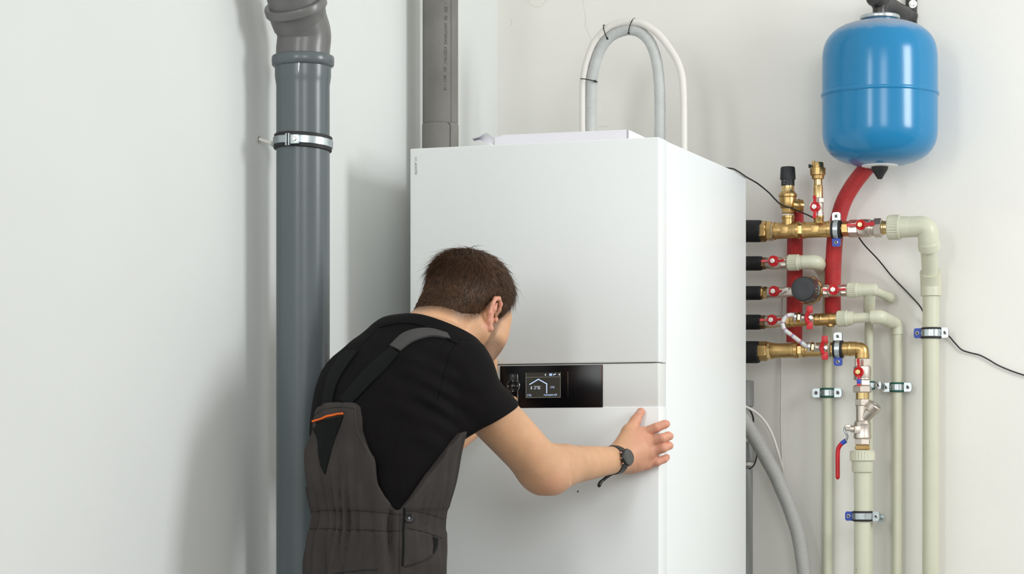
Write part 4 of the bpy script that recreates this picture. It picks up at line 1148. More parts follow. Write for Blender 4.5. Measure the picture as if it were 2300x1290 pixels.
class Vol:
    def __init__(s, lo, hi, h):
        s.lo, s.h = np.array(lo, float), h
        s.n = np.ceil((np.array(hi, float) - s.lo) / h).astype(int) + 1
        s.D = np.full(s.n, 0.08, f32)
        s.ax = [(s.lo[i] + h * np.arange(s.n[i])).astype(f32) for i in range(3)]
    def sub(s, lo, hi, mg):
        a = np.clip(np.floor((np.array(lo) - mg - s.lo) / s.h).astype(int), 0, s.n)
        b = np.clip(np.ceil((np.array(hi) + mg - s.lo) / s.h).astype(int) + 1, 0, s.n)
        sl = tuple(slice(a[i], b[i]) for i in range(3))
        return sl, s.ax[0][sl[0]][:, None, None], s.ax[1][sl[1]][None, :, None], s.ax[2][sl[2]][None, None, :]
    def full(s):
        return s.ax[0][:, None, None], s.ax[1][None, :, None], s.ax[2][None, None, :]
    def add(s, prim, k=0.0):
        fn, lo, hi = prim
        sl, X, Y, Z = s.sub(lo, hi, k + 3 * s.h)
        if 0 in s.D[sl].shape:
            return s
        s.D[sl] = smin(s.D[sl], fn(X, Y, Z).astype(f32), k)
        return s
    def cut(s, prim, k=0.0):
        fn, lo, hi = prim
        sl, X, Y, Z = s.sub(lo, hi, k + 3 * s.h)
        if 0 in s.D[sl].shape:
            return s
        s.D[sl] = smax(s.D[sl], -fn(X, Y, Z).astype(f32), k)
        return s
    def plane(s, p, n, k=0.0):
        """keep the side the normal points away from"""
        p, n = V3(p), V3(Vector(n).normalized())
        X, Y, Z = s.full()
        s.D = smax(s.D, ((X - p[0]) * n[0] + (Y - p[1]) * n[1] + (Z - p[2]) * n[2]).astype(f32), k)
        return s
    def mesh(s):
        D, h = s.D.copy(), s.h
        for a in range(3):                              # close the surface at the border of the grid
            for e in (0, -1):
                ix = [slice(None)] * 3; ix[a] = e
                D[tuple(ix)] = np.maximum(D[tuple(ix)], h * 0.01)
        S = D < 0
        nx, ny, nz = D.shape
        cnt = np.zeros((nx - 1, ny - 1, nz - 1), np.int8)
        for i in (0, 1):
            for j in (0, 1):
                for k in (0, 1):
                    cnt += S[i:nx - 1 + i, j:ny - 1 + j, k:nz - 1 + k]
        mask = (cnt > 0) & (cnt < 8)
        C = np.argwhere(mask)
        idx = np.full(mask.shape, -1, np.int64)
        idx[mask] = np.arange(len(C))
        acc = np.zeros((len(C), 3)); num = np.zeros(len(C))
        for a in range(3):
            o1, o2 = [q for q in range(3) if q != a]
            for u_ in (0, 1):
                for w_ in (0, 1):
                    p0 = C.copy(); p0[:, o1] += u_; p0[:, o2] += w_
                    p1 = p0.copy(); p1[:, a] += 1
                    d0, d1 = D[tuple(p0.T)], D[tuple(p1.T)]
                    x = (d0 < 0) != (d1 < 0)
                    t = d0[x] / (d0[x] - d1[x])
                    q = p0[x].astype(float); q[:, a] += t
                    acc[x] += q; num[x] += 1
        Vt = s.lo + h * acc / num[:, None]
        faces = []
        for a in range(3):
            o1, o2 = [(1, 2), (2, 0), (0, 1)][a]
            sh = [slice(None)] * 3
            A = [slice(None)] * 3; Bq = [slice(None)] * 3
            A[a] = slice(0, -1); Bq[a] = slice(1, None)
            s0, s1 = S[tuple(A)], S[tuple(Bq)]
            e = np.argwhere(s0 != s1)
            ok = (e[:, o1] > 0) & (e[:, o2] > 0) & (e[:, o1] < D.shape[o1] - 1) & (e[:, o2] < D.shape[o2] - 1)
            e = e[ok]
            flip = s0[tuple(e.T)]
            q = []
            for (d1, d2) in ((-1, -1), (0, -1), (0, 0), (-1, 0)):
                c = e.copy(); c[:, o1] += d1; c[:, o2] += d2
                q.append(idx[tuple(c.T)])
            q = np.stack(q, 1)
            q[~flip] = q[~flip][:, ::-1]
            faces.append(q)
        return Vt, np.concatenate(faces)
def np_object(name, parts, m, parent, attrs=None, label=None):
    """parts: [(verts, quads)] joined into one mesh object"""
    off = np.array(WORLD_OFF[parent]) if parent is not None else np.zeros(3)
    vv, ff, n = [], [], 0
    for v, q in parts:
        vv.append(v); ff.append(q + n); n += len(v)
    v = np.concatenate(vv); q = np.concatenate(ff)
    me = bpy.data.meshes.new(name)
    me.vertices.add(len(v)); me.vertices.foreach_set('co', (v - off).astype(f32).ravel())
    me.loops.add(q.size); me.loops.foreach_set('vertex_index', q.ravel().astype(np.int32))
    me.polygons.add(len(q))
    me.polygons.foreach_set('loop_start', np.arange(0, q.size, q.shape[1], dtype=np.int32))
    me.polygons.foreach_set('loop_total', np.full(len(q), q.shape[1], np.int32))
    me.update(calc_edges=True)
    me.validate()
    me.polygons.foreach_set('use_smooth', [True] * len(me.polygons))
    for nm, val in (attrs or {}).items():
        at_ = me.attributes.new(nm, 'FLOAT', 'POINT')
        at_.data.foreach_set('value', np.asarray(val, f32))
    me.materials.append(M[m])
    o = bpy.data.objects.new(name, me)
    col.objects.link(o)
    if parent is not None:
        o.parent = parent; WORLD_OFF[o] = Vector(off)
    if label:
        o['label'] = label
    return o, v, q

# --- materials of the person
def skin_material():
    m = mat('skin', (0.66, 0.375, 0.215), 0.48, spec=0.35, var=0.12, vscale=22, sss=0.10, bump=0.35, bscale=130, bdist=0.0014)
    nt = m.node_tree; b = nt.nodes['Principled BSDF']
    src = b.inputs['Base Color'].links[0].from_socket
    def mixc(fac_socket, prev, c):
        mx = nt.nodes.new('ShaderNodeMix'); mx.data_type = 'RGBA'
        nt.links.new(fac_socket, mx.inputs['Factor']); nt.links.new(prev, mx.inputs['A'])
        mx.inputs['B'].default_value = (*c, 1)
        return mx.outputs['Result']
    a1 = nt.nodes.new('ShaderNodeAttribute'); a1.attribute_name = 'red'
    s1 = mixc(a1.outputs['Fac'], src, (0.66, 0.30, 0.215))
    a2 = nt.nodes.new('ShaderNodeAttribute'); a2.attribute_name = 'stubble'
    no = nt.nodes.new('ShaderNodeTexNoise'); no.inputs['Scale'].default_value = 900; no.inputs['Detail'].default_value = 2
    tc = nt.nodes.new('ShaderNodeTexCoord'); nt.links.new(tc.outputs['Object'], no.inputs['Vector'])
    mr = nt.nodes.new('ShaderNodeMapRange'); mr.inputs['From Min'].default_value = 0.40; mr.inputs['From Max'].default_value = 0.62
    mr.inputs['To Min'].default_value = 0.62
    nt.links.new(no.outputs['Fac'], mr.inputs['Value'])
    mu = nt.nodes.new('ShaderNodeMath'); mu.operation = 'MULTIPLY'
    nt.links.new(a2.outputs['Fac'], mu.inputs[0]); nt.links.new(mr.outputs['Result'], mu.inputs[1])
    s2 = mixc(mu.outputs[0], s1, (0.062, 0.030, 0.015))
    nt.links.new(s2, b.inputs['Base Color'])
skin_material()
mat('hair', (0.105, 0.048, 0.020), 0.40, spec=0.4, var=0.65, vscale=90)
mat('hair_cap', (0.060, 0.029, 0.014), 0.7, spec=0.2, var=0.5, vscale=120, bump=0.8, bscale=300, bdist=0.002)
mat('nail', (0.66, 0.36, 0.27), 0.30, spec=0.45)
mat('eye_white', (0.75, 0.72, 0.68), 0.2)
mat('iris', (0.05, 0.03, 0.02), 0.15)
mat('shirt_black', (0.0052, 0.0042, 0.0046), 0.78, spec=0.11, sheen=0.0, var=0.25, vscale=25, bump=0.35, bscale=900, bdist=0.0006)
mat('overall_grey', (0.047, 0.041, 0.039), 0.85, spec=0.18, sheen=0.0, var=0.22, vscale=18, bump=0.5, bscale=700, bdist=0.0008)
mat('overall_light', (0.070, 0.068, 0.068), 0.85, spec=0.2, var=0.1, vscale=30, bump=0.4, bscale=700, bdist=0.0006)
mat('overall_black', (0.0050, 0.0062, 0.0062), 0.75, spec=0.15, var=0.2, vscale=30, bump=0.3, bscale=700, bdist=0.0006)
mat('stitch_black', (0.002, 0.002, 0.002), 0.9, spec=0.1)
mat('seam_thread', (0.016, 0.014, 0.013), 0.9)
mat('piping_orange', (0.80, 0.13, 0.010), 0.55, spec=0.3)
mat('boot', (0.02, 0.017, 0.014), 0.6, bump=0.3)
mat('watch_black', (0.010, 0.010, 0.011), 0.38, spec=0.5)
mat('watch_glass', (0.045, 0.045, 0.043), 0.12, spec=0.6)
mat('copper', (0.75, 0.42, 0.28), 0.25, metal=1.0)

YP = 4.87
person = thing('person', 'person in black shirt and dark grey bib overalls leaning towards the control display', 'person', (at(842, 1250, YP).x, YP, 0.0))

# --- torso profile: (row, column, depth, half width, half depth)
YAW = math.radians(40)
TR = np.array([math.cos(YAW), -math.sin(YAW)]); TF = np.array([math.sin(YAW), math.cos(YAW)])
TAB = [(1420, 841, 4.86, .134, .098), (1330, 841, 4.86, .130, .094), (1250, 843, 4.86, .128, .092), (1165, 849, 4.865, .122, .087), (1100, 852, 4.87, .131, .093),
       (1040, 855, 4.88, .145, .102), (930, 870, 4.90, .164, .116), (850, 889, 4.925, .168, .120), (800, 909, 4.945, .156, .110),
       (765, 926, 4.96, .126, .094), (740, 938, 4.97, .096, .080), (722, 946, 4.98, .070, .062)]
tz = np.array([vz(t[0], t[2]) for t in TAB])
tcx = np.array([at(t[1], t[0], t[2]).x for t in TAB]); tcy = np.array([t[2] for t in TAB])
ta = np.array([t[3] for t in TAB]); tb_ = np.array([t[4] for t in TAB])
def smooth_interp(z, xs, ys):
    """monotone-ish smooth interpolation (average of shifted linear ones)"""
    return sum(np.interp(z + d, xs, ys) for d in (-0.03, -0.015, 0, 0.015, 0.03)) / 5
def torso_local(X, Y, Z):
    cx, cy = smooth_interp(Z, tz, tcx), smooth_interp(Z, tz, tcy)
    a, b = smooth_interp(Z, tz, ta), smooth_interp(Z, tz, tb_)
    dx, dy = X - cx, Y - cy
    l = dx * TR[0] + dy * TR[1]
    s = dx * TF[0] + dy * TF[1]
    return l, s, a, b
def torso(off=0.0, ztop=None):
    lo = np.array([tcx.min() - 0.22, tcy.min() - 0.22, tz.min() - 0.02]); hi = np.array([tcx.max() + 0.22, tcy.max() + 0.22, tz.max() + 0.03])
    def fn(X, Y, Z):
        l, s, a, b = torso_local(X, Y, Z)
        q = (np.abs(l / a) ** 2.25 + np.abs(s / b) ** 2.25 + 1e-9) ** (1 / 2.25)
        d = (q - 1) * np.minimum(a, b) * 1.05 - off
        return smax(d, Z - (tz.max() + off), 0.03)
    return fn, lo, hi

SH_R, EL_R, WR_R = at(1026, 850, 4.865), at(1216, 1052, 5.08), at(1386, 1033, 5.282)
SH_L, EL_L, WR_L = at(822, 868, 5.05), at(972, 1012, 5.25), at(1088, 932, 5.40)
NK0, NK1 = at(945, 785, 4.975), at(1018, 700, 5.045)

# --- head, in its own frame
HC = at(1049, 713, 5.085)
yaw_h, pit = math.radians(39), math.radians(25)
HF = Vector((math.cos(pit) * math.sin(yaw_h), math.cos(pit) * math.cos(yaw_h), -math.sin(pit)))
HR = Vector((math.cos(yaw_h), -math.sin(yaw_h), 0.0))
HU = HR.cross(HF).normalized()
HM = np.array([V3(HR), V3(HF), V3(HU)])          # rows: right, forward, up
def to_head(p):
    return HM @ (V3(p) - V3(HC))
def from_head(v):
    return v @ HM + V3(HC)
hv = Vol((-0.115, -0.15, -0.19), (0.115, 0.145, 0.15), 0.0018)
nk0, nk1 = to_head(NK0), to_head(NK1)
hv.add(d_ell((0, -0.014, 0.044), (0.0745, 0.095, 0.083)))
hv.add(d_ell((0, -0.050, 0.000), (0.060, 0.052, 0.055)), 0.03)
hv.add(d_ell((0, 0.036, -0.022), (0.060, 0.056, 0.082)), 0.03)
for s in (-1, 1):
    hv.add(d_cone((s * 0.056, 0.000, -0.040), (s * 0.046, 0.030, -0.082), 0.018, 0.017), 0.03)
    hv.add(d_cone((s * 0.046, 0.030, -0.082), (0, 0.076, -0.100), 0.017, 0.019), 0.02)
    hv.add(d_ell((s * 0.047, 0.056, -0.010), (0.020, 0.022, 0.020)), 0.02)
    hv.add(d_cone((s * 0.036, 0.076, 0.029), (0, 0.085, 0.026), 0.009, 0.011), 0.02)
    hv.add(d_ell((s * 0.040, 0.050, -0.036), (0.023, 0.026, 0.034)), 0.025)
    hv.add(d_ell((s * 0.047, 0.048, 0.022), (0.020, 0.024, 0.026)), 0.025)
hv.add(d_ell((0, 0.078, -0.098), (0.020, 0.018, 0.018)), 0.015)
for s in (-1, 1):
    hv.cut(d_ell((s * 0.031, 0.100, 0.010), (0.015, 0.017, 0.010)), 0.012)
    hv.add(d_ell((s * 0.032, 0.074, 0.010), (0.0135, 0.0135, 0.0135)), 0.003)
hv.add(d_cone((0, 0.086, 0.022), (0, 0.110, -0.028), 0.008, 0.0115), 0.012)
for s in (-1, 1):
    hv.add(d_ell((s * 0.012, 0.099, -0.032), (0.009, 0.011, 0.008)), 0.008)
hv.add(d_ell((0, 0.088, -0.056), (0.024, 0.010, 0.0065)), 0.006)
hv.add(d_ell((0, 0.086, -0.069), (0.021, 0.011, 0.0075)), 0.006)
# neck and its muscles
hv.add(d_cone(nk0, nk1, 0.064, 0.056), 0.03)
hv.add(d_cone(nk0 + np.array([0.02, -0.03, -0.01]), np.array([0.022, -0.062, -0.020]), 0.036, 0.030), 0.025)
hv.add(d_cone(nk0 + np.array([-0.03, -0.03, -0.01]), np.array([-0.022, -0.062, -0.020]), 0.036, 0.030), 0.025)
hv.add(d_cone(nk0 + np.array([0.03, 0.045, 0.0]), np.array([0.058, -0.020, -0.040]), 0.022, 0.018), 0.02)
hv_bare = hv.D.copy()
# ears
for s in (-1, 1):
    ex = lambda x, y, z: (s * x, y, z)
    rim = [(0.073, 0.006, 0.004), (0.0755, 0.009, 0.018), (0.0785, 0.004, 0.030), (0.082, -0.010, 0.036), (0.0845, -0.022, 0.029), (0.0860, -0.028, 0.012), (0.0850, -0.026, -0.006), (0.081, -0.017, -0.021), (0.0785, -0.006, -0.032), (0.075, 0.002, -0.029)]
    rr = [0.0040, 0.0042, 0.0044, 0.0046, 0.0046, 0.0044, 0.0044, 0.0052, 0.0068, 0.0058]
    for i in range(len(rim) - 1):
        hv.add(d_cone(ex(*rim[i]), ex(*rim[i + 1]), rr[i], rr[i + 1]), 0.0035)
    hv.add(d_cone(ex(0.0760, -0.009, 0.018), ex(0.0765, -0.010, -0.018), 0.0068, 0.0062), 0.006)
    hv.add(d_cone(ex(0.070, -0.012, 0.012), ex(0.077, -0.016, 0.010), 0.012, 0.008), 0.006)
    hv.add(d_cone(ex(0.070, -0.010, -0.010), ex(0.077, -0.013, -0.008), 0.011, 0.007), 0.006)
    anti = [(0.0815, -0.010, 0.022), (0.0835, -0.017, 0.008), (0.0825, -0.015, -0.008), (0.080, -0.006, -0.017)]
    for i in range(3):
        hv.add(d_cone(ex(*anti[i]), ex(*anti[i + 1]), 0.0034, 0.0034), 0.003)
    hv.cut(d_ell(ex(0.0850, -0.005, -0.002), (0.0095, 0.0080, 0.0105)), 0.003)
    hv.cut(d_ell(ex(0.0865, -0.004, 0.021), (0.0060, 0.0060, 0.0070)), 0.003)
    hv.add(d_ell(ex(0.077, 0.006, -0.006), (0.005, 0.005, 0.007)), 0.004)
hv_v, hv_q = hv.mesh()
hl = hv_v.copy()                                     # head-frame copy for masks
head_part = (from_head(hv_v), hv_q)

# --- arms and hands
def hand(vol, wrist, mcps, fingers, thumb, palm_r=0.0145):
    for m_ in mcps:
        vol.add(d_cone(wrist, m_, 0.0215, palm_r), 0.016)
    for a, b in zip(mcps[:-1], mcps[1:]):
        vol.add(d_cone(a, b, palm_r * 0.93, palm_r * 0.9), 0.008)
    for f_ in fingers:
        pts, r = f_
        for i in range(len(pts) - 1):
            vol.add(d_cone(pts[i], pts[i + 1], r[i], r[i + 1]), 0.0042 if i == 0 else 0.0018)
    pts, r = thumb
    for i in range(len(pts) - 1):
        vol.add(d_cone(pts[i], pts[i + 1], r[i], r[i + 1]), 0.007 if i else 0.018)
Rw = at(1388, 1033, 5.286)
Rm = [at(1440, 975, 5.322), at(1455, 994, 5.316), at(1461, 1016, 5.318), at(1453, 1040, 5.326)]
Rf = [([Rm[0], at(1474, 961, 5.311), at(1493, 953.5, 5.317), at(1496.5, 953, 5.342)], [0.0118, 0.0107, 0.0096, 0.0088]),
      ([Rm[1], at(1487, 985, 5.303), at(1501, 980, 5.313), at(1504, 980.5, 5.342)], [0.0120, 0.0109, 0.0099, 0.0090]),
      ([Rm[2], at(1489, 1007, 5.306), at(1501, 1001.5, 5.317), at(1504, 1002, 5.344)], [0.0118, 0.0107, 0.0097, 0.0088]),
      ([Rm[3], at(1476, 1038, 5.318), at(1491.5, 1032, 5.324), at(1497, 1028, 5.344)], [0.0106, 0.0095, 0.0087, 0.0079])]
Rt = ([at(1394, 1008, 5.300), at(1412, 970, 5.320), at(1427, 946, 5.338), at(1439.5, 925.5, 5.345)], [0.0200, 0.0150, 0.0112, 0.0094])
hr = Vol(np.minimum(V3(Rw), V3(at(1380, 1080, 5.27))) - 0.03, V3(at(1525, 900, 5.375)) + 0.02, 0.00145)
hr.add(d_cone(at(1362, 1035, 5.245), at(1392, 1032, 5.29), 0.0285, 0.0275))
hand(hr, Rw, Rm, Rf, Rt)
hr.add(d_ell(at(1412, 1042, 5.318), (0.030, 0.018, 0.022)), 0.02)          # heel of the hand
hr.add(d_ell(at(1424, 1004, 5.312), (0.026, 0.014, 0.026)), 0.02)
for i, f_ in enumerate(Rf):                                                # knuckles
    hr.add(d_ell(Vector(f_[0][0]) + NB * 0.004, (0.0095, 0.007, 0.0095)), 0.012)
tn = (Vector(Rt[0][3]) - Vector(Rt[0][2])).normalized()
X, Y, Z = hr.full()
hr.D += (0.0 * 0.00035 * np.sin(X * 900 + Z * 500) * np.sin(Z * 1100 - X * 300)).astype(f32)
hr_p = hr.mesh()

ar = Vol(V3(at(980, 1120, 4.78)) - np.array([0.02, 0.02, 0.02]), np.array([at(1400, 1000, 5.30).x + 0.02, 5.36, at(1000, 760, 4.9).z + 0.03]), 0.003)
mid = Vector(EL_R).lerp(Vector(WR_R), 0.30)
ar.add(d_cone(SH_R, EL_R, 0.049, 0.0435))
ar.add(d_cone(Vector(SH_R).lerp(Vector(EL_R), 0.35) + Vector((0.01, 0.01, -0.004)), Vector(SH_R).lerp(Vector(EL_R), 0.75) + Vector((0.006, 0.01, 0.000)), 0.043, 0.042), 0.03)
ar.add(d_cone(EL_R, mid + Vector((0, 0, 0.001)), 0.0440, 0.0435), 0.045)
ar.add(d_cone(mid, WR_R, 0.0440, 0.0290), 0.010)
ar.add(d_ell(at(1240, 1079, 5.085), (0.026, 0.028, 0.023)), 0.04)
ar.add(d_ell(at(1256, 1050, 5.11), (0.036, 0.040, 0.035)), 0.03)
ar.add(d_cone(WR_R, at(1396, 1032, 5.30), 0.0275, 0.027), 0.01)
ar_p = ar.mesh()

# left arm reaching forward to the panel
Lw = WR_L
Lm = [at(1101, 880, 5.446), at(1085, 876, 5.442), at(1069, 880, 5.440), at(1055, 890, 5.440)]
Lf = [([Lm[0], at(1105, 857, 5.452), at(1108, 832, 5.458), at(1110, 812, 5.463)], [0.0110, 0.0098, 0.0090, 0.0082]),
      ([Lm[1], at(1086, 850, 5.446), at(1089, 826, 5.455), at(1090, 812, 5.462)], [0.0110, 0.0098, 0.0090, 0.0082]),
      ([Lm[2], at(1068, 856, 5.442), at(1070, 832, 5.452), at(1071, 815, 5.462)], [0.0105, 0.0094, 0.0087, 0.0080]),
      ([Lm[3], at(1050, 870, 5.442), at(1050, 850, 5.455), at(1051, 838, 5.466)], [0.0098, 0.0086, 0.0078, 0.0072])]
Lt = ([at(1096, 920, 5.415), at(1124, 912, 5.436), at(1144, 905, 5.445), at(1154, 898.5, 5.449)], [0.018, 0.0130, 0.0100, 0.0084])
al = Vol(np.array([SH_L.x - 0.09, SH_L.y - 0.09, EL_L.z - 0.09]), np.array([at(1175, 900, 5.47).x + 0.02, 5.50, at(1000, 770, 5.3).z + 0.05]), 0.003)
al.add(d_cone(SH_L, EL_L, 0.050, 0.041))
al.add(d_cone(EL_L, WR_L, 0.042, 0.029), 0.02)
hand(al, Lw, Lm, Lf, Lt)
al_p = al.mesh()
# trunk under the clothes
tv = Vol((tcx.min() - 0.25, tcy.min() - 0.25, tz.min()), (SH_R.x + 0.10, tcy.max() + 0.25, tz.max() + 0.03), 0.008)
tv.add(torso(0.0))
tv.add(d_cone(at(950, 800, 4.94), SH_R, 0.065, 0.058), 0.05)
tv.add(d_cone(at(905, 815, 4.98), SH_L, 0.060, 0.048), 0.05)
tv_p = tv.mesh()
parts = [head_part, ar_p, hr_p, al_p, tv_p]
cntv = [len(p[0]) for p in parts]
red = np.zeros(sum(cntv)); stub = np.zeros(sum(cntv))
def sstep(x, a, b):
    t = np.clip((x - a) / (b - a), 0, 1); return t * t * (3 - 2 * t)
# masks in the head frame: ear redness, beard, cropped hair
x, y, z = hl.T
ear = sstep(np.abs(x), 0.073, 0.080) * sstep(-y, -0.012, -0.004) * sstep(0.045 - np.abs(z), 0.0, 0.01) * sstep(y, -0.036, -0.030)
red_h = ear * 0.9 + 0.35 * sstep(y, 0.05, 0.09) * sstep(-z, -0.01, 0.03)
# hairline height as a function of the angle round the head (0 = front, pi = back)
ang_ = np.arctan2(np.abs(x), y)
hl_ang = np.array([0, 0.45, 0.85, 1.05, 1.25, 1.45, 1.60, 1.85, 2.1, 2.5, 3.15])
hl_z = np.array([0.070, 0.066, 0.048, 0.026, -0.004, -0.002, 0.028, 0.018, -0.022, -0.044, -0.048])
hz = np.interp(ang_, hl_ang, hl_z)
hmask = sstep(z - hz, -0.018, 0.006) * (1 - ear)
beard = sstep(y, -0.005, 0.018) * sstep(-z, 0.018, 0.045) * sstep(z, -0.135, -0.10) * (1 - sstep(y, 0.085, 0.10) * sstep(z, -0.075, -0.05))
side = sstep(y, -0.002, 0.008) * (1 - sstep(y, 0.024, 0.036)) * sstep(-z, -0.035, -0.01) * sstep(np.abs(x), 0.05, 0.06) * (1 - sstep(np.abs(x), 0.077, 0.080))
red[:cntv[0]] = np.clip(red_h, 0, 1)
stub[:cntv[0]] = np.clip(np.maximum(np.maximum(hmask * 0.95, beard * 0.85), side * 0.85), 0, 1)
o0 = cntv[0]
pa = ar_p[0]; eb = V3(at(1238, 1085, 5.06))
red[o0:o0 + cntv[1]] = 0.55 * np.exp(-((pa - eb) ** 2).sum(1) / 0.030 ** 2)
o0 += cntv[1]
ph_ = hr_p[0]
kn = np.zeros(len(ph_))
for f_ in Rf:
    for j in (0, 1, 2, 3):
        kn = np.maximum(kn, np.exp(-((ph_ - V3(f_[0][j])) ** 2).sum(1) / 0.017 ** 2))
kn = np.maximum(kn, 0.9 * np.exp(-((ph_ - V3(Rt[0][3])) ** 2).sum(1) / 0.022 ** 2))
red[o0:o0 + cntv[2]] = np.clip(0.50 * sstep(ph_[:, 0], Rw.x + 0.005, Rw.x + 0.05) + 0.38 * kn, 0, 1)
body, _, _ = np_object('body', parts, 'skin', person, {'red': red, 'stubble': stub})
nail_c = Vector(Rt[0][3]) - tn * 0.001 + (NB * 0.92 - E1 * 0.30).normalized() * 0.0092
nail_n = (NB * 0.92 - E1 * 0.30).normalized()
MB().ball(nail_c, (tn.cross(nail_n), nail_n, tn), (0.0058, 0.0030, 0.0072), 18, 12).build('thumb_nail', 'nail', person)
for s in (-1, 1):
    c = Vector(from_head(np.array([s * 0.032, 0.0765, 0.010])))
    ey = MB().ball(c, (HR, HF, HU), (0.0128, 0.0128, 0.0128), 20, 12).build('eye', 'eye_white', person)
    MB().lathe(c + HF * 0.0116, HF, [(0, 0.0058), (0.0014, 0.0048), (0.0019, 0.001)], 18).build('iris', 'iris', ey)
    MB().tube(spline([Vector(from_head(np.array(p))) for p in ((s * 0.013, 0.098, 0.027), (s * 0.030, 0.096, 0.033), (s * 0.049, 0.080, 0.028))], 5), [0.0028] * 11, 8).build('eyebrow', 'hair_cap', person)

# --- hair: cap and tapered locks
cv = Vol(hv.lo, hv.lo + hv.h, hv.h)
cv.n, cv.ax = hv.n, hv.ax
X, Y, Z = hv.full()
A_ = np.arctan2(np.abs(X), Y) + 0 * Z
HZ = np.interp(A_, hl_ang, hl_z)
DZ = Z - HZ
cv.D = (hv_bare - (0.0008 + 0.0036 * sstep(DZ, 0.004, 0.040) + 0.006 * sstep(Z, 0.04, 0.10))).astype(f32)
cv.D = smax(cv.D, (0.006 - DZ).astype(f32) * 0.6, 0.004)
for s in (-1, 1):
    cv.cut(d_ell((s * 0.090, -0.010, 0.0), (0.020, 0.027, 0.040)), 0.005)
cap_v, cap_q = cv.mesh()
hair_root, _, _ = np_object('hair', [(from_head(cap_v), cap_q)], 'hair_cap', person, label='short brown hair, longer on top')
# strands
def strands(n):
    nrm = np.zeros_like(cap_v)                       # roots sit on the cap itself
    e1_, e2_ = cap_v[cap_q[:, 2]] - cap_v[cap_q[:, 0]], cap_v[cap_q[:, 3]] - cap_v[cap_q[:, 1]]
    fn_ = np.cross(e1_, e2_)
    for j in range(4):
        np.add.at(nrm, cap_q[:, j], fn_)
    nrm /= np.linalg.norm(nrm, axis=1)[:, None] + 1e-12
    out = cap_v - np.array([0, -0.02, 0.02])
    out /= np.linalg.norm(out, axis=1)[:, None]
    if (nrm * out).sum() < 0:
        nrm = -nrm
    good = np.where((nrm * out).sum(1) > 0.45)[0]
    pick = rng.choice(good, n)
    P = cap_v[pick] + rng.normal(0, 0.0009, (n, 3))
    a = np.arctan2(np.abs(P[:, 0]), P[:, 1])
    dz = P[:, 2] - np.interp(a, hl_ang, hl_z)
    return P, nrm[pick].copy(), dz
P, Nn, dz = strands(27000)
n = len(P)
crown = np.array([0.0, -0.055, 0.115])
topw = sstep(P[:, 2], 0.030, 0.085)
flow = np.stack([0.25 * P[:, 0] / 0.08, 0.9 * topw + 0.35 * (P[:, 1] > -0.02), -0.9 * (1 - topw)], 1)
bk = P[:, 1] < -0.05
flow[bk] = np.stack([0.5 * P[bk, 0] / 0.08, -0.10 + 0.0 * P[bk, 1], -0.55 - 0.4 * (1 - topw[bk])], 1)
flow += rng.normal(0, 0.26, (n, 3))
flow -= Nn * (flow * Nn).sum(1)[:, None]
flow /= np.linalg.norm(flow, axis=1)[:, None] + 1e-9
length = 0.010 + 0.030 * topw + 0.008 * sstep(dz, 0.03, 0.07)
length *= 0.75 + 0.5 * rng.random(n)
length *= 0.40 + 0.60 * sstep(dz, 0.0, 0.035)
lift = (0.12 + 0.10 * topw) * (0.5 + 1.0 * rng.random(n))
wild = rng.random(n) < 0.02
lift[wild] += 0.35
thick0 = np.full(n, -0.0004)
ts_ = np.array([0.0, 0.35, 0.7, 1.0])
base_r = 0.00075 * (0.6 + 0.8 * rng.random(n))
cl = rng.normal(0, 0.25, (n, 3))
sv, sf = [], []
for j, t in enumerate(ts_):
    q = P + Nn * (thick0 * (0.75 + 0.25 * t) + length * lift * (t - 0.40 * t * t))[:, None] + (flow + cl * t * 0.5) * (length * (t * (0.55 + 0.45 * t)))[:, None] - Nn * ((length * t) ** 2 / 0.17 + 0.12 * length * t * t * (1 - topw))[:, None]
    s1 = np.cross(flow, Nn); s1 /= np.linalg.norm(s1, axis=1)[:, None] + 1e-9
    rr = base_r * (1 - 0.93 * t)
    for k_ in range(3):
        aa = 2 * math.pi * k_ / 3
        sv.append(q + s1 * (rr * math.cos(aa))[:, None] + Nn * (rr * math.sin(aa))[:, None])
sv = np.stack(sv, 1)                                  # n, 12, 3
base = (np.arange(n) * 12)[:, None]
for j in range(3):
    for k_ in range(3):
        sf.append(base + np.array([[j * 3 + k_, j * 3 + (k_ + 1) % 3, (j + 1) * 3 + (k_ + 1) % 3, (j + 1) * 3 + k_]]))
sf = np.concatenate(sf)
st_o, _, _ = np_object('hair_strands', [(from_head(sv.reshape(-1, 3)), sf)], 'hair', hair_root)
st_o['kind'] = 'stuff'

# --- T-shirt
def sin_folds(X, Y, Z, dirn, freq, amp, ph=0.0):
    d = V3(Vector(dirn).normalized())
    return amp * np.sin((X * d[0] + Y * d[1] + Z * d[2]) * freq + ph + 1.6 * np.sin(X * 21 + Z * 17 + ph))
HEM = at(1106, 938, 4.945)
shv = Vol((tcx.min() - 0.22, tcy.min() - 0.22, vz(1230, 4.87)), (at(1180, 900, 4.95).x + 0.04, tcy.max() + 0.30, tz.max() + 0.035), 0.0030)
X, Y, Z = shv.full()
shv.add(d_cone(SH_R, HEM + (Vector(EL_R) - Vector(SH_R)).normalized() * 0.04, 0.060, 0.0590))
shv.add(d_cone(at(1008, 903, 4.875), at(1075, 960, 4.92), 0.050, 0.040), 0.06)
hn = Vector((0.385, 0.20, -0.90))
shv.plane(HEM, hn, 0.010)
lhem = Vector(SH_L).lerp(Vector(EL_L), 0.93)
lv_ = Vol(shv.lo, shv.lo + (shv.n - 1) * shv.h, shv.h)
lv_.n = shv.n.copy(); lv_.ax = shv.ax; lv_.D = np.full(shv.n, 0.08, f32)
lv_.add(d_cone(SH_L, Vector(SH_L).lerp(Vector(EL_L), 1.0), 0.056, 0.050))
lv_.plane(lhem, Vector(EL_L) - Vector(SH_L), 0.004)
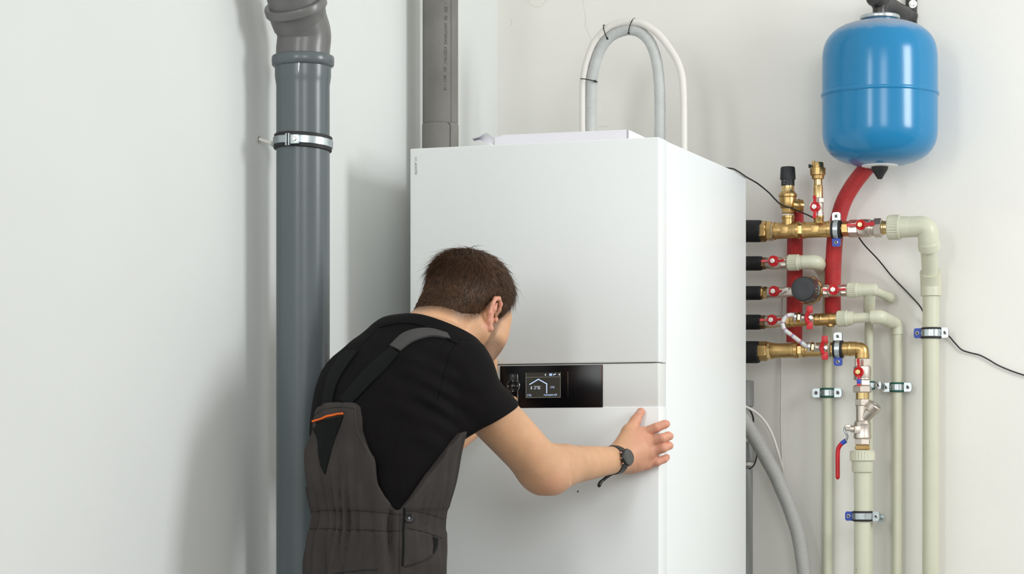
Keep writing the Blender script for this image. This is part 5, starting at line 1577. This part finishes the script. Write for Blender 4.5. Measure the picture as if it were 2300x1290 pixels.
shv.D = smin(shv.D, lv_.D, 0.03)
del lv_
shv.add(torso(0.010), 0.04)
shv.add(d_cone(at(955, 800, 4.94), SH_R, 0.070, 0.060), 0.05)
shv.add(d_cone(at(905, 812, 4.985), SH_L, 0.070, 0.056), 0.05)
shv.add(d_cone(at(968, 774, 4.975), at(1022, 820, 4.89), 0.055, 0.055), 0.04)
# folds: radiating from the armpit and across the back
m1 = np.exp(-(((X - SH_R.x + 0.05) / 0.075) ** 2 + ((Z - SH_R.z + 0.03) / 0.075) ** 2))
shv.D += (sin_folds(X, Y, Z, (0.35, 0.2, 1.0), 150, 0.0032, 0.4) * m1 * 0.8).astype(f32)
m2 = np.exp(-(((Z - vz(860, 4.9)) / 0.10) ** 2)) + 0 * X
shv.D += (sin_folds(X, Y, Z, (0.8, 0.0, 0.6), 70, 0.0018, 2.0) * m2).astype(f32)
neck_n = Vector((0.37, 0.22, 0.90))
shv.plane(at(1000, 752, 4.985), neck_n, 0.006)
shv.cut(d_cone(NK0 + (Vector(NK0) - Vector(NK1)) * 0.15, NK1, 0.066, 0.064), 0.004)
sh_p = shv.mesh()
shirt, sh_v, sh_q = np_object('t_shirt', [sh_p], 'shirt_black', person, label='black short-sleeved T-shirt')
bvh_s = BVHTree.FromPolygons([Vector(p) for p in sh_v], [tuple(q) for q in sh_q])

# --- bib overalls
PHI = np.radians([0, 15, 20, 22.5, 25, 31, 37, 39, 46, 56, 60, 69, 82, 98, 114, 180])
TOP = np.array([vz(p, 4.88) for p in (905, 907, 915, 938, 975, 1012, 1038, 1084, 1114, 1143, 1143, 1116, 1066, 1018, 976, 940)])
ov = Vol((tcx.min() - 0.22, tcy.min() - 0.22, vz(1400, 4.86)), (tcx.max() + 0.20, tcy.max() + 0.22, vz(880, 4.88)), 0.0034)
X, Y, Z = ov.full()
l, s, a, b = torso_local(X, Y, Z)
phi = np.arctan2(l / a, -s / b)                      # 0 at the spine, + to the person's right
q_ = (np.abs(l / a) ** 2.25 + np.abs(s / b) ** 2.25 + 1e-9) ** (1 / 2.25)
zw0, zw1 = vz(1146, 4.87), vz(1190, 4.87)
band = sstep(Z, zw1 - 0.006, zw1) * (1 - sstep(Z, zw0, zw0 + 0.006))
puff = np.exp(-((Z - vz(1085, 4.87)) / 0.055) ** 2) * 0.006 + np.exp(-((Z - vz(1250, 4.87)) / 0.06) ** 2) * 0.004
fold_mask = (1 - sstep(np.abs(phi), 0.75, 0.95))
ga_ = phi * 17 + 1.3 * np.sin(phi * 5.3) + 0.35 * np.sin(Z * 30 + phi * 3)
gather = (np.abs(np.sin(ga_)) ** 0.7 * 2 - 1.25) * (0.65 + 0.35 * np.sin(phi * 9 + 1))
fade = np.exp(-((Z - (zw0 + zw1) / 2) / 0.075) ** 2)
sa_ = phi * 7.5 + 0.9 * np.sin(Z * 11 + 0.6) + 0.8 * np.sin(phi * 3.1)
soft = ((np.abs(np.sin(sa_)) ** 0.8) * 2 - 1.2) * 0.0060 * (1 - 0.7 * fade) + 0.0022 * np.sin(phi * 23 + Z * 25)
dsp = 0.0098 * gather * fade * (0.25 + 0.75 * fold_mask) + soft * (0.4 + 0.6 * fold_mask) + puff
dsp += 0.0015 * np.sin(Z * 46 + phi * 5 + 1.0) * np.exp(-((Z - vz(1235, 4.87)) / 0.05) ** 2)
dsp = np.maximum(dsp, -0.0050)
d_ = (q_ - 1) * np.minimum(a, b) * 1.05 - 0.0185 - dsp + 0.0018 * band
topz = np.interp(np.abs(phi + 0.13), PHI, TOP)
ov.D = smax(d_, (Z - topz) * 0.62, 0.004).astype(f32)
# hollow out so the bib edge reads as cloth
inner = (q_ - 1) * np.minimum(a, b) * 1.05 - 0.0020
ov.D = np.where(Z > vz(1150, 4.87), smax(ov.D, (-(inner)).astype(f32), 0.0), ov.D).astype(f32)
del q_, gather, soft, dsp, d_, topz, inner, phi, l, s
ov_p = ov.mesh()
lg = Vol((tcx.min() - 0.30, tcy.min() - 0.30, 0.0), (tcx.max() + 0.20, tcy.max() + 0.25, vz(1390, 4.86)), 0.010)
hipc = np.array([tcx[0], tcy[0]])
for sgn in (-1, 1):
    h_ = hipc + TR * 0.085 * sgn
    ft = hipc + TR * 0.12 * sgn - TF * (0.04 if sgn > 0 else -0.06)
    lg.add(d_cone((h_[0], h_[1], vz(1380, 4.86)), (h_[0] * 0.5 + ft[0] * 0.5, h_[1] * 0.5 + ft[1] * 0.5, 0.46), 0.105, 0.085), 0.04)
    lg.add(d_cone((h_[0] * 0.5 + ft[0] * 0.5, h_[1] * 0.5 + ft[1] * 0.5, 0.46), (ft[0], ft[1], 0.10), 0.085, 0.072), 0.04)
lg.add(d_ell((hipc[0], hipc[1], vz(1390, 4.86)), (0.175, 0.125, 0.10), ((TR[0], TR[1], 0), (TF[0], TF[1], 0), UP)), 0.05)
lg.plane((0, 0, 0.06), (0, 0, -1))
lg_p = lg.mesh()
overalls, ov_v, ov_q = np_object('bib_overalls', [ov_p, lg_p], 'overall_grey', person, label='dark grey work overalls with a gathered waist')
bvh_o = BVHTree.FromPolygons([Vector(p) for p in ov_v], [tuple(q) for q in ov_q])
for sgn in (-1, 1):
    ft = hipc + TR * 0.12 * sgn - TF * (0.04 if sgn > 0 else -0.06)
    fv = Vol((ft[0] - 0.26, ft[1] - 0.26, 0.0), (ft[0] + 0.26, ft[1] + 0.26, 0.16), 0.008)
    fv.add(d_cone((ft[0], ft[1], 0.14), (ft[0], ft[1], 0.06), 0.055, 0.05))
    fv.add(d_cone((ft[0], ft[1], 0.045), (ft[0] + TF[0] * 0.17, ft[1] + TF[1] * 0.17, 0.035), 0.046, 0.036), 0.03)
    fv.plane((0, 0, 0.004), (0, 0, -1))
    np_object('boot', [fv.mesh()], 'boot', person)

# --- things sewn on: draped over the cloth
def drape(px, py, bvhs, lift=0.0):
    r = ray(px, py).normalized()
    best = None
    for bv in bvhs:
        hit = bv.ray_cast(CAM, r)
        if hit[0] is not None and (best is None or hit[3] < best[1]):
            best = (hit[0], hit[3], hit[1])
    if best is None:
        return None, None
    nrm = best[2]
    if nrm.dot(r) > 0:
        nrm = -nrm
    return best[0] + nrm * lift, nrm
def ribbon(name, edge_a, edge_b, bvhs, m, parent, lift=0.002, thick=0.002, n=14, label=None, w=6):
    """a strip of cloth between two picture curves, laid on the surface below"""
    def res(e):
        pts = spline([Vector((x, y, 0)) for x, y in e], 8)
        L = [0.0]
        for p, q in zip(pts[:-1], pts[1:]):
            L.append(L[-1] + (q - p).length)
        ts = np.linspace(0, L[-1], n)
        return [(np.interp(t, L, [p.x for p in pts]), np.interp(t, L, [p.y for p in pts])) for t in ts]
    A, Bq = res(edge_a), res(edge_b)
    top, bot = [], []
    last = None
    for (ax_, ay_), (bx_, by_) in zip(A, Bq):
        for j in range(w):
            t = j / (w - 1)
            x, y = ax_ * (1 - t) + bx_ * t, ay_ * (1 - t) + by_ * t
            p, nr = drape(x, y, bvhs, lift)
            if p is None:
                q0 = at(x, y, YP)
                c_ = min((bv.find_nearest(q0) for bv in bvhs), key=lambda h: h[3])
                p, nr = c_[0], c_[1]
                if nr.dot(CAM - p) < 0:
                    nr = -nr
                p = p + nr * lift
            last = (p, nr)
            top.append(p + nr * thick); bot.append(p - nr * 0.004)
    N = len(top)
    fs = []
    for i in range(n - 1):
        for j in range(w - 1):
            q = i * w + j
            fs.append((q, q + 1, q + w + 1, q + w)); fs.append((N + q, N + q + w, N + q + w + 1, N + q + 1))
    br = [j for j in range(w)] + [i * w + w - 1 for i in range(1, n)] + [(n - 1) * w + j for j in range(w - 2, -1, -1)] + [i * w for i in range(n - 2, 0, -1)]
    for p, q in zip(br, br[1:] + br[:1]):
        fs.append((p, q, N + q, N + p))
    return MB().add(top + bot, fs).build(name, m, parent, smooth=50, label=label)
def seam(name, pts, bvhs, r, m, parent, lift=0.0003, n=6):
    P = []
    for p in spline([Vector((x, y, 0)) for x, y in pts], n):
        q, _ = drape(p.x, p.y, bvhs, lift)
        if q is not None:
            P.append(q)
    if len(P) > 2:
        MB().tube(P, r, 6).build(name, m, parent)
SB, OB, BO = [bvh_s], [bvh_o], [bvh_s, bvh_o]
st_r = ribbon('strap', [(880, 781), (848, 806), (806, 848), (765, 897)], [(896, 797), (868, 829), (828, 870), (786, 914)], SB, 'overall_black', overalls, 0.002, 0.002, 16, 'black shoulder strap crossing the back')
ribbon('strap_end', [(877, 778), (905, 752), (938, 741), (970, 741), (1004, 751)], [(899, 789), (925, 770), (952, 760), (978, 757), (1012, 763)], SB, 'overall_light', overalls, 0.0026, 0.0016, 16, 'grey stitched end of the shoulder strap', 5)
ribbon('strap', [(776, 790), (756, 812), (741, 840), (731, 875), (726, 914)], [(806, 790), (782, 822), (765, 850), (753, 880), (748, 912)], SB, 'overall_black', overalls, 0.002, 0.002, 14, 'black shoulder strap near the left shoulder')
seam('shoulder_seam', [(1035, 762), (1012, 790), (1000, 830), (990, 870), (982, 900)], SB, 0.0006, 'stitch_black', shirt, 0.0)
seam('back_seam', [(846, 742), (812, 775), (784, 806), (764, 845), (756, 880)], SB, 0.0005, 'stitch_black', shirt, 0.0)
ribbon('collar_band', [(850, 731), (890, 722), (930, 722), (968, 735), (1000, 752), (1030, 768)], [(852, 737), (890, 728), (930, 728.5), (966, 741), (996, 758), (1026, 774)], SB, 'shirt_black', shirt, 0.0008, 0.0012, 18, None, 4)
# back pocket patch with its piping
ribbon('pocket_patch', [(699, 950), (705, 968), (713, 985), (717, 1020), (722, 1048), (730, 1066)], [(772, 935), (765, 955), (756, 978), (748, 1000), (740, 1030), (731, 1066)], OB, 'overall_black', overalls, 0.0012, 0.0012, 16, 'black triangular pocket patch')
P = [drape(x, y, OB, 0.004)[0] for x, y in ((697, 948), (705, 947.5), (716, 945), (727, 941), (736, 936.5), (748, 934), (760, 931.5), (773, 930))]
P = [p for p in P if p is not None]
MB().tube(spline(P, 4), 0.0022, 10).build('piping', 'piping_orange', overalls, label='bright orange piping on the back pocket')
seam('hem_seam', [(703, 938), (722, 922), (760, 915), (796, 918)], OB, 0.0008, 'seam_thread', overalls)
seam('waist_seam', [(698, 1150), (740, 1146), (800, 1147), (860, 1152), (904, 1157)], OB, 0.0011, 'seam_thread', overalls)
seam('waist_seam', [(697, 1188), (740, 1188), (800, 1190), (860, 1193), (900, 1193)], OB, 0.0012, 'seam_thread', overalls)
seam('waist_seam', [(912, 1147), (940, 1150), (970, 1157), (996, 1166)], OB, 0.0008, 'seam_thread', overalls)
seam('waist_seam', [(914, 1186), (940, 1192), (968, 1200), (992, 1209)], OB, 0.0010, 'seam_thread', overalls)
seam('side_opening', [(908, 1141), (908, 1165), (906, 1195), (906, 1230), (904, 1272)], OB, 0.0022, 'overall_black', overalls)
seam('side_placket', [(898, 1150), (898, 1195), (897, 1240), (898, 1290)], OB, 0.0008, 'seam_thread', overalls)
seam('pocket_edge', [(908, 1274), (940, 1264), (966, 1252), (980, 1235), (984, 1210)], OB, 0.0018, 'seam_thread', overalls)
ribbon('pocket_opening', [(972, 1206), (974, 1222), (972, 1242)], [(983, 1211), (983, 1228), (974, 1246)], OB, 'overall_black', overalls, 0.0004, 0.0006, 6, None, 3)
seam('pocket_edge', [(705, 1300), (760, 1288), (810, 1282), (848, 1280)], OB, 0.0014, 'seam_thread', overalls)
seam('edge_binding', [(797, 912), (800, 945), (806, 975), (826, 1010), (848, 1040)], OB, 0.0010, 'overall_light', overalls)
bc, bn = drape(919, 1164, OB, 0.001)
if bc is not None:
    bt = MB().lathe(bc, bn, [(0, 0.0092), (0.0022, 0.0092), (0.0034, 0.0080), (0.0026, 0.0062), (0.0022, 0.004)], 28).build('button', 'watch_black', overalls)
    MB().lathe(bc + bn * 0.0022, bn, [(0, 0.0022), (0.0006, 0.0020)], 12).build('button_thread', 'zinc', bt)

# --- wristwatch
fa = (Vector(WR_R) - Vector(EL_R)).normalized()
wc = Vector(EL_R).lerp(Vector(WR_R), 0.965)
wn = Vector((0.80, -0.58, 0.16)); wn = (wn - fa * wn.dot(fa)).normalized()
ws = fa.cross(wn).normalized()
watch = thing('wristwatch', 'black sports watch with a round dial on the right wrist', 'watch', wc)
mb = MB()
rings = []
for k in range(64):
    t = 2 * math.pi * k / 64
    d = wn * math.cos(t) + ws * math.sin(t)
    ro, wd = 0.0325, 0.0095 + 0.003 * max(0, math.cos(t))
    rings.append([wc + d * 0.0288 - fa * wd, wc + d * ro - fa * wd * 0.8, wc + d * ro + fa * wd * 0.8, wc + d * 0.0288 + fa * wd])
mb.loft(rings, cap=False, close=True)
mb.build('strap', 'watch_black', watch)
cb = wc + wn * 0.0300
cs = MB().lathe(cb, wn, [(0, 0.0165), (0.001, 0.0190), (0.007, 0.0195), (0.0095, 0.0180), (0.0100, 0.0165)], 48).build('case', 'watch_black', watch)
MB().lathe(cb + wn * 0.0088, wn, [(0, 0.0166), (0.0016, 0.0166), (0.0020, 0.0150), (0.0021, 0.004)], 48).build('dial_glass', 'watch_glass', cs)
mb = MB(); ring_mesh(mb, cb + wn * 0.0100, wn, rect_prof(0.0016, 0.0160, 0.0176), 48); mb.build('bezel', 'pump_grey', cs)
for a_ in (-0.62, 0.0, 0.62):
    d = (-fa * math.cos(a_) + ws * math.sin(a_)).normalized()
    MB().lathe(cb + wn * 0.0045 + d * 0.018, d, [(0, 0.0022), (0.0035, 0.0022), (0.0042, 0.0016)], 14).build('push_button', 'copper', cs)
# loose end of the strap below the wrist
tl = [at(1376, 1064, 5.268), at(1366, 1070, 5.266), at(1357, 1077, 5.262), at(1350, 1083, 5.258), at(1346.5, 1089, 5.255), at(1345, 1095, 5.253)]
tt = spline(tl, 4)
MB().tube(tt, [0.0045] * 12 + [0.0056] * 6 + [0.0052, 0.0042, 0.002][:len(tt) - 18], 14, sq=0.8).build('strap_tail', 'watch_black', watch)
MB().lathe(at(1348, 1086, 5.2515), (0, -1, 0), [(0, 0.0012), (0.0008, 0.0010)], 10).build('tail_stud', 'copper', watch)
